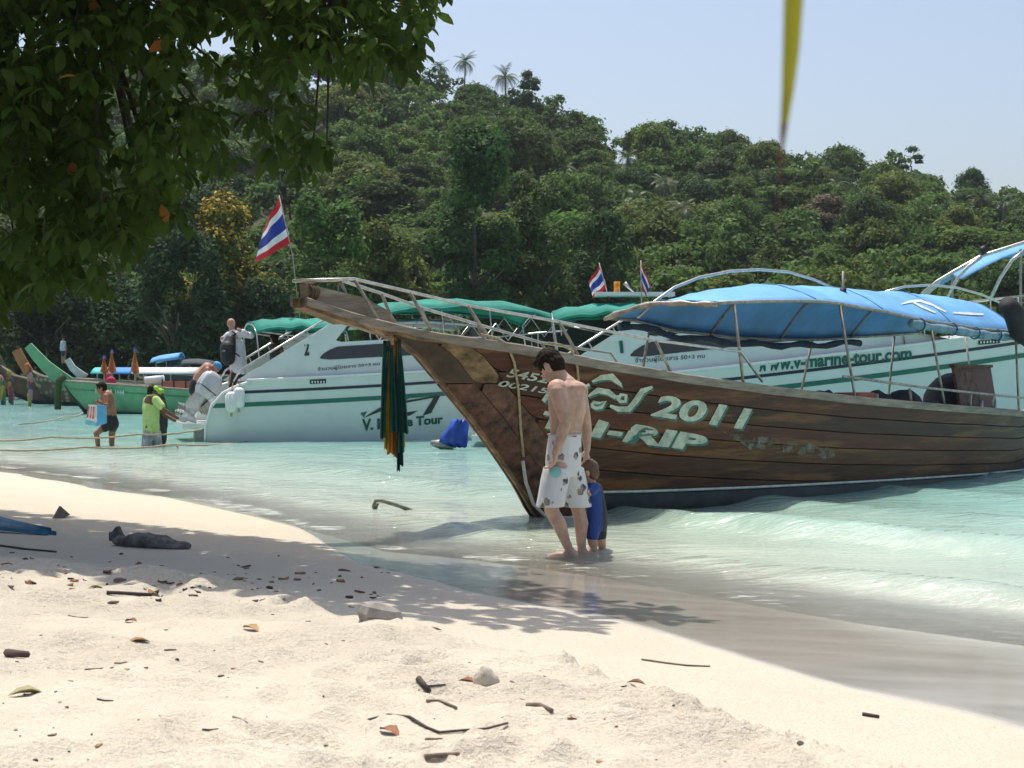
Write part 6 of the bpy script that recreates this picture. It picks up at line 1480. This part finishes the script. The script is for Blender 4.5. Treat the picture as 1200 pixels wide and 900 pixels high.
# ---------------------------------------------------------------- ropes, driftwood and litter on the sand
def sand_pt(px, py):
    z = .25
    for _ in range(6): q = G(px, py, z); z = .5 * z + .5 * bz(q.x, q.y)
    return Vector((q.x, q.y, bz(q.x, q.y)))
for pp, lab in (([(-30, 515, 30.2), (60, 512, 30.6), (160, 509, 31.5), (236, 503, 33.5)], 'thin mooring rope running to the stern of boat 2, higher of two'),
                ([(-30, 526, 29.0), (100, 524, 30), (200, 521, 31.5), (300, 516, 35.2)], 'thin mooring rope low over the water below the other'),
                ([(-30, 500, 46), (30, 496, 47), (75, 488, 52), (97, 484, 58)], 'slack mooring rope leading to the green boat')):
    mb = MB(); pts = [P(*q) for q in pp]; fine = []
    for a, c in zip(pts[:-1], pts[1:]): fine += [a.lerp(c, k / 5) - Vector((0, 0, .05 * math.sin(math.pi * k / 5))) for k in range(5)]
    o = mb.tube(fine + [pts[-1]], .02, 6).build('mooring_rope', m_rope, None, True); tag(o, lab, 'rope')
q = P(210, 524, 32); o = MB().tube([P(207, 520, 31.7), P(209, 526, 31.7), P(210, 529, 31.7)], .02, 5).build('rope_end', m_rope, None, True); tag(o, 'short frayed rope end dangling from the lower mooring rope', 'rope')
# bent anchor bar
Ya = 17.0; r = thing('anchor', 'bent grey metal anchor bar sticking out of the shallow water', 'anchor', P(440, 600, Ya))
mA = mat('grey_green_metal', (.20, .20, .15), .6, .3, 8)
MB().tube([P(441, 606, Ya), P(438, 593, Ya), P(440, 587, Ya), P(447, 586.5, Ya), P(465, 592, Ya), P(482, 598, Ya + .15), P(490, 603, Ya + .2)], .022, 8).build('bar', mA, r, True)
MB().tube([P(440, 598, Ya), P(443, 590, Ya)], .014, 6).build('brace', mA, r, True)
def rock(name, lab, cat, pix, w_, h_, m, seed, ry=0.0, depth=.5, nu=26, nv=16):
    c = sand_pt(*pix); mb = MB().ell((0, 0, h_ * .35), (w_ / 2, w_ * depth / 2, h_ * .75), None, nu, nv)
    for v in mb.v:
        a = vn(np.array([v.x * 7 + seed * 3.1]), np.array([v.y * 7 + v.z * 9 + seed]), seed)[0] - .5; d_ = vn(np.array([v.x * 19 + seed]), np.array([v.z * 19 + v.y * 15]), seed + 3)[0] - .5
        e = vn(np.array([v.x * 4.1 / w_ + seed * 1.7]), np.array([seed + .5]), seed + 5)[0] - .5
        v.z = v.z * (1 + .9 * e) * (1 + .5 * a) + d_ * h_ * .25; v.y *= 1 + .6 * a; v.x *= 1 + .12 * a
    o = mb.build(name, m, None, nu > 12); o.location = c; o.rotation_euler = (0, ry, 0); return tag(o, lab, cat)
m_drift = mat('wet_driftwood', (.16, .145, .135), .85, .45, 14, bump=.9)
rock('driftwood', 'knobbly grey driftwood log lying in the shade on the sand', 'driftwood', (178, 640), .66, .10, m_drift, 5, R(4), .4)
rock('driftwood', 'rounded knob of wood at the end of the grey driftwood', 'driftwood', (137, 633), .14, .12, m_drift, 6)
rock('stone', 'pale grey wedge shaped stone on the sand', 'stone', (444, 733), .22, .07, mat('pale_stone', (.33, .30, .27), .9, .25, 8, bump=.6), 3, R(8), .6, 9, 6)
rock('sand_mound', 'pale sandy lump with a brown leaf in front of it', 'sand lump', (570, 803), .10, .06, m_sand, 8, 0, .8)
o = MB().prism([sand_pt(61, 607), sand_pt(74, 607), sand_pt(74, 606) + Vector((.03, .08, .02)), sand_pt(68, 605) + Vector((0, .03, .10))], (0, .05, 0)).build('stone', mat('dark_stone', (.06, .045, .045), .8), None); tag(o, 'small dark pointed stone standing on the smooth sand', 'stone')
# blue tarpaulin strips on the left
r = thing('blue_tarpaulin', 'blue folded tarpaulin strips half buried in the shaded sand', 'tarpaulin', sand_pt(20, 625))
for k, (x0, y0, x1, y1) in enumerate(((-30, 605, 46, 621), (-30, 610, 60, 624), (-30, 615, 66, 627), (-30, 621, 56, 627))):
    a, c = sand_pt(x0, y0), sand_pt(x1, y1); n_ = 8; rows = []
    for i in range(n_ + 1):
        p = a.lerp(c, i / n_); p.z = bz(p.x, p.y) + .035 * (1 - i / n_) + .012 + .012 * k % .02; w_ = .09 * (1.1 - i / n_)
        rows.append([p + Vector((0, -w_, -.02)), p + Vector((0, 0, .02)), p + Vector((0, w_, -.02))])
    MB().slab(rows, .008).build('strip', mat('faded_blue_tarp', (.03, .16, .28), .6, .3, 6), r, True)
# sticks
m_stick = mat('dark_twig', (.06, .042, .04), .8, .3, 20); m_stick2 = mat('pale_twig', (.20, .15, .11), .85, .3, 20)
for lab, pp, rr_, mm in (('long thin dark branch lying across the trodden sand', [(432, 852), (455, 847), (480, 847), (500, 857), (515, 862), (545, 861), (570, 858), (595, 847)], .0055, m_stick),
                         ('thin straight twig on the smooth pale sand', [(752, 772), (780, 776), (805, 779), (832, 780)], .005, m_stick2),
                         ('short dark stick on the smooth sand by the wet edge', [(1011, 837), (1030, 840)], .008, m_stick),
                         ('fat short brown stick lying alone on bright sand', [(8, 771), (32, 777)], .016, mat('red_brown_stick', (.09, .05, .045), .8)),
                         ('pale bent twig near the dark branch', [(498, 894), (520, 889), (537, 884)], .008, m_stick2),
                         ('slender curved twig above the dark branch', [(500, 830), (515, 831), (535, 837)], .006, m_stick2),
                         ('dark twig in the shade below the driftwood', [(0, 640), (30, 644), (66, 647)], .009, m_stick),
                         ('short dark peg shaped stick on the sand', [(490, 803), (503, 805)], .012, m_stick),
                         ('brown peeling stick lying right of the dark branch', [(618, 831), (632, 834), (647, 837)], .010, m_stick2),
                         ('dark root fragment along the shade edge', [(125, 697), (150, 698), (178, 699)], .011, m_stick)):
    o = MB().tube([sand_pt(*q) + Vector((0, 0, rr_ * .9)) for q in pp], [rr_ * (1.0 - .35 * i / len(pp)) for i in range(len(pp))], 6).build('twig', mm, None, True); tag(o, lab, 'twig')
# curled dry leaves, each named by its neighbourhood
m_dl = mat('dry_brown_leaf', (.24, .10, .045), .8, .35, 20); m_dl2 = mat('dry_ochre_leaf', (.36, .20, .08), .8, .3, 20)
def dry_leaf(px, py, L, seed, mm, lab, gp=None):
    c = sand_pt(px, py); rg2 = np.random.RandomState(seed); a = rg2.uniform(0, 6.28)
    o = None; d = np.array([math.cos(a), math.sin(a), .08]); v_, f_ = tree_leaf(np.array([0., 0, .015]), d, np.array([0, 0, 1.]), L, L * .55)
    v_ = [np.array(p) + np.array([0, 0, .35 * abs(np.dot(p[:2], [-d[1], d[0]])) - .010]) for p in v_]
    o = mesh('dry_leaf', v_, f_, mm, None, True); o.location = c; return tag(o, lab, 'leaf', gp)
for k, (px, py, L, mm, lab) in enumerate(((176, 760, .10, m_dl2, 'curled ochre leaf on open bright sand left of the stone'), (160, 731, .07, m_dl, 'small brown leaf near the shade edge'), (561, 803, .10, m_dl, 'brown crumpled leaf in front of the pale sandy lump'),
        (518, 738, .10, m_dl2, 'flat ochre leaf right of the pale stone'), (735, 817, .07, m_dl, 'brown leaf lying among the broken sand crust'), (175, 698, .11, m_dl, 'reddish brown leaf on the shade edge'), (285, 737, .10, m_dl2, 'crumbled ochre leaf near sand clods'), (10, 820, .12, mat('faded_green_leaf', (.36, .34, .17), .8), 'faded yellow green leaf on the bright sand'), (445, 858, .09, m_dl, 'brown leaf caught on the end of the dark branch'), (104, 691, .08, mat('faded_green_leaf', (0, 0, 0)), 'yellowish leaf at the edge of the shade'))):
    dry_leaf(px, py, L, k, mm, lab)
rg3 = random.Random(5)
def chip(px, py, L, mm, lab, gp):           # a broken scrap of bark, twig or leaf, half sunk in the sand
    n_ = rg3.choice((4, 5, 6)); asp = rg3.uniform(.25, .8); c = sand_pt(px, py)
    poly = [(L * (.5 + .35 * rg3.random()) * math.cos(6.283 * k / n_), L * asp * (.5 + .35 * rg3.random()) * math.sin(6.283 * k / n_), L * rg3.uniform(-.12, .22)) for k in range(n_)]
    o = MB().prism(poly, (rg3.uniform(-.2, .2) * L, 0, max(.004, L * rg3.uniform(.12, .3)))).build('litter_scrap', mm, None)
    o.location = c - Vector((0, 0, .002)); o.rotation_euler = (0, 0, rg3.uniform(0, 6.28)); return tag(o, lab, 'leaf litter', gp)
MS = (m_stick, m_stick, m_dl, m_stick2, m_dl2)
for k in range(130):                        # litter line in the shade
    px = rg3.uniform(0, 460); py = rg3.gauss(676, 17) + px * .02
    if not 628 < py < 715: continue
    chip(px, py, abs(rg3.gauss(.022, .02)) + .008, MS[k % 5], 'dark scrap of dry litter in the shaded sand', 'dark scraps along the litter line in the shade')
for k in range(150):
    px = rg3.uniform(0, 1060); py = rg3.uniform(700, 897); q = sand_pt(px, py)
    if rough_d(np.array([q.x]), np.array([q.y]))[0] < 0.05: continue
    chip(px, py, abs(rg3.gauss(.007, .006)) + .004, MS[k % 5], 'tiny crumb of leaf litter on the bright sand', 'small litter crumbs on the bright sand')
for k in range(26):
    px = rg3.uniform(60, 1000); py = rg3.uniform(700, 890); q = sand_pt(px, py)
    if rough_d(np.array([q.x]), np.array([q.y]))[0] < 0.05: continue
    L = rg3.uniform(.03, .10); a = rg3.uniform(-.7, .7); d = Vector((math.cos(a), math.sin(a) * 1.5, 0)) * L; pts = []
    for f_ in (-.5, 0, .5): p = q + d * f_ + Vector((0, rg3.uniform(-.01, .01), 0)); p.z = bz(p.x, p.y) + .003; pts.append(p)
    o = MB().tube(pts, [.0035, .003, .002], 5).build('twig', (m_stick, m_stick2)[k % 2], None, True); tag(o, 'tiny thin twig fragment on the bright trodden sand', 'twig', 'tiny twig fragments on the bright sand')
# ---------------------------------------------------------------- thin sea haze between the camera and the hill
m_hz = bpy.data.materials.new('sea_haze'); m_hz.use_nodes = True; t = m_hz.node_tree
for n_ in list(t.nodes): t.nodes.remove(n_)
out = t.nodes.new('ShaderNodeOutputMaterial'); pv = t.nodes.new('ShaderNodeVolumePrincipled')
pv.inputs['Color'].default_value = (.86, .92, 1, 1); pv.inputs['Density'].default_value = 0.00016; pv.inputs['Anisotropy'].default_value = 0.2
t.links.new(pv.outputs[0], out.inputs['Volume'])
o = MB().box((-950, -90, -2.6), (950, 1550, 75)).build('haze', m_hz, None); o['kind'] = 'stuff'; o['label'] = 'thin bluish sea haze over the bay'; o['category'] = 'haze'
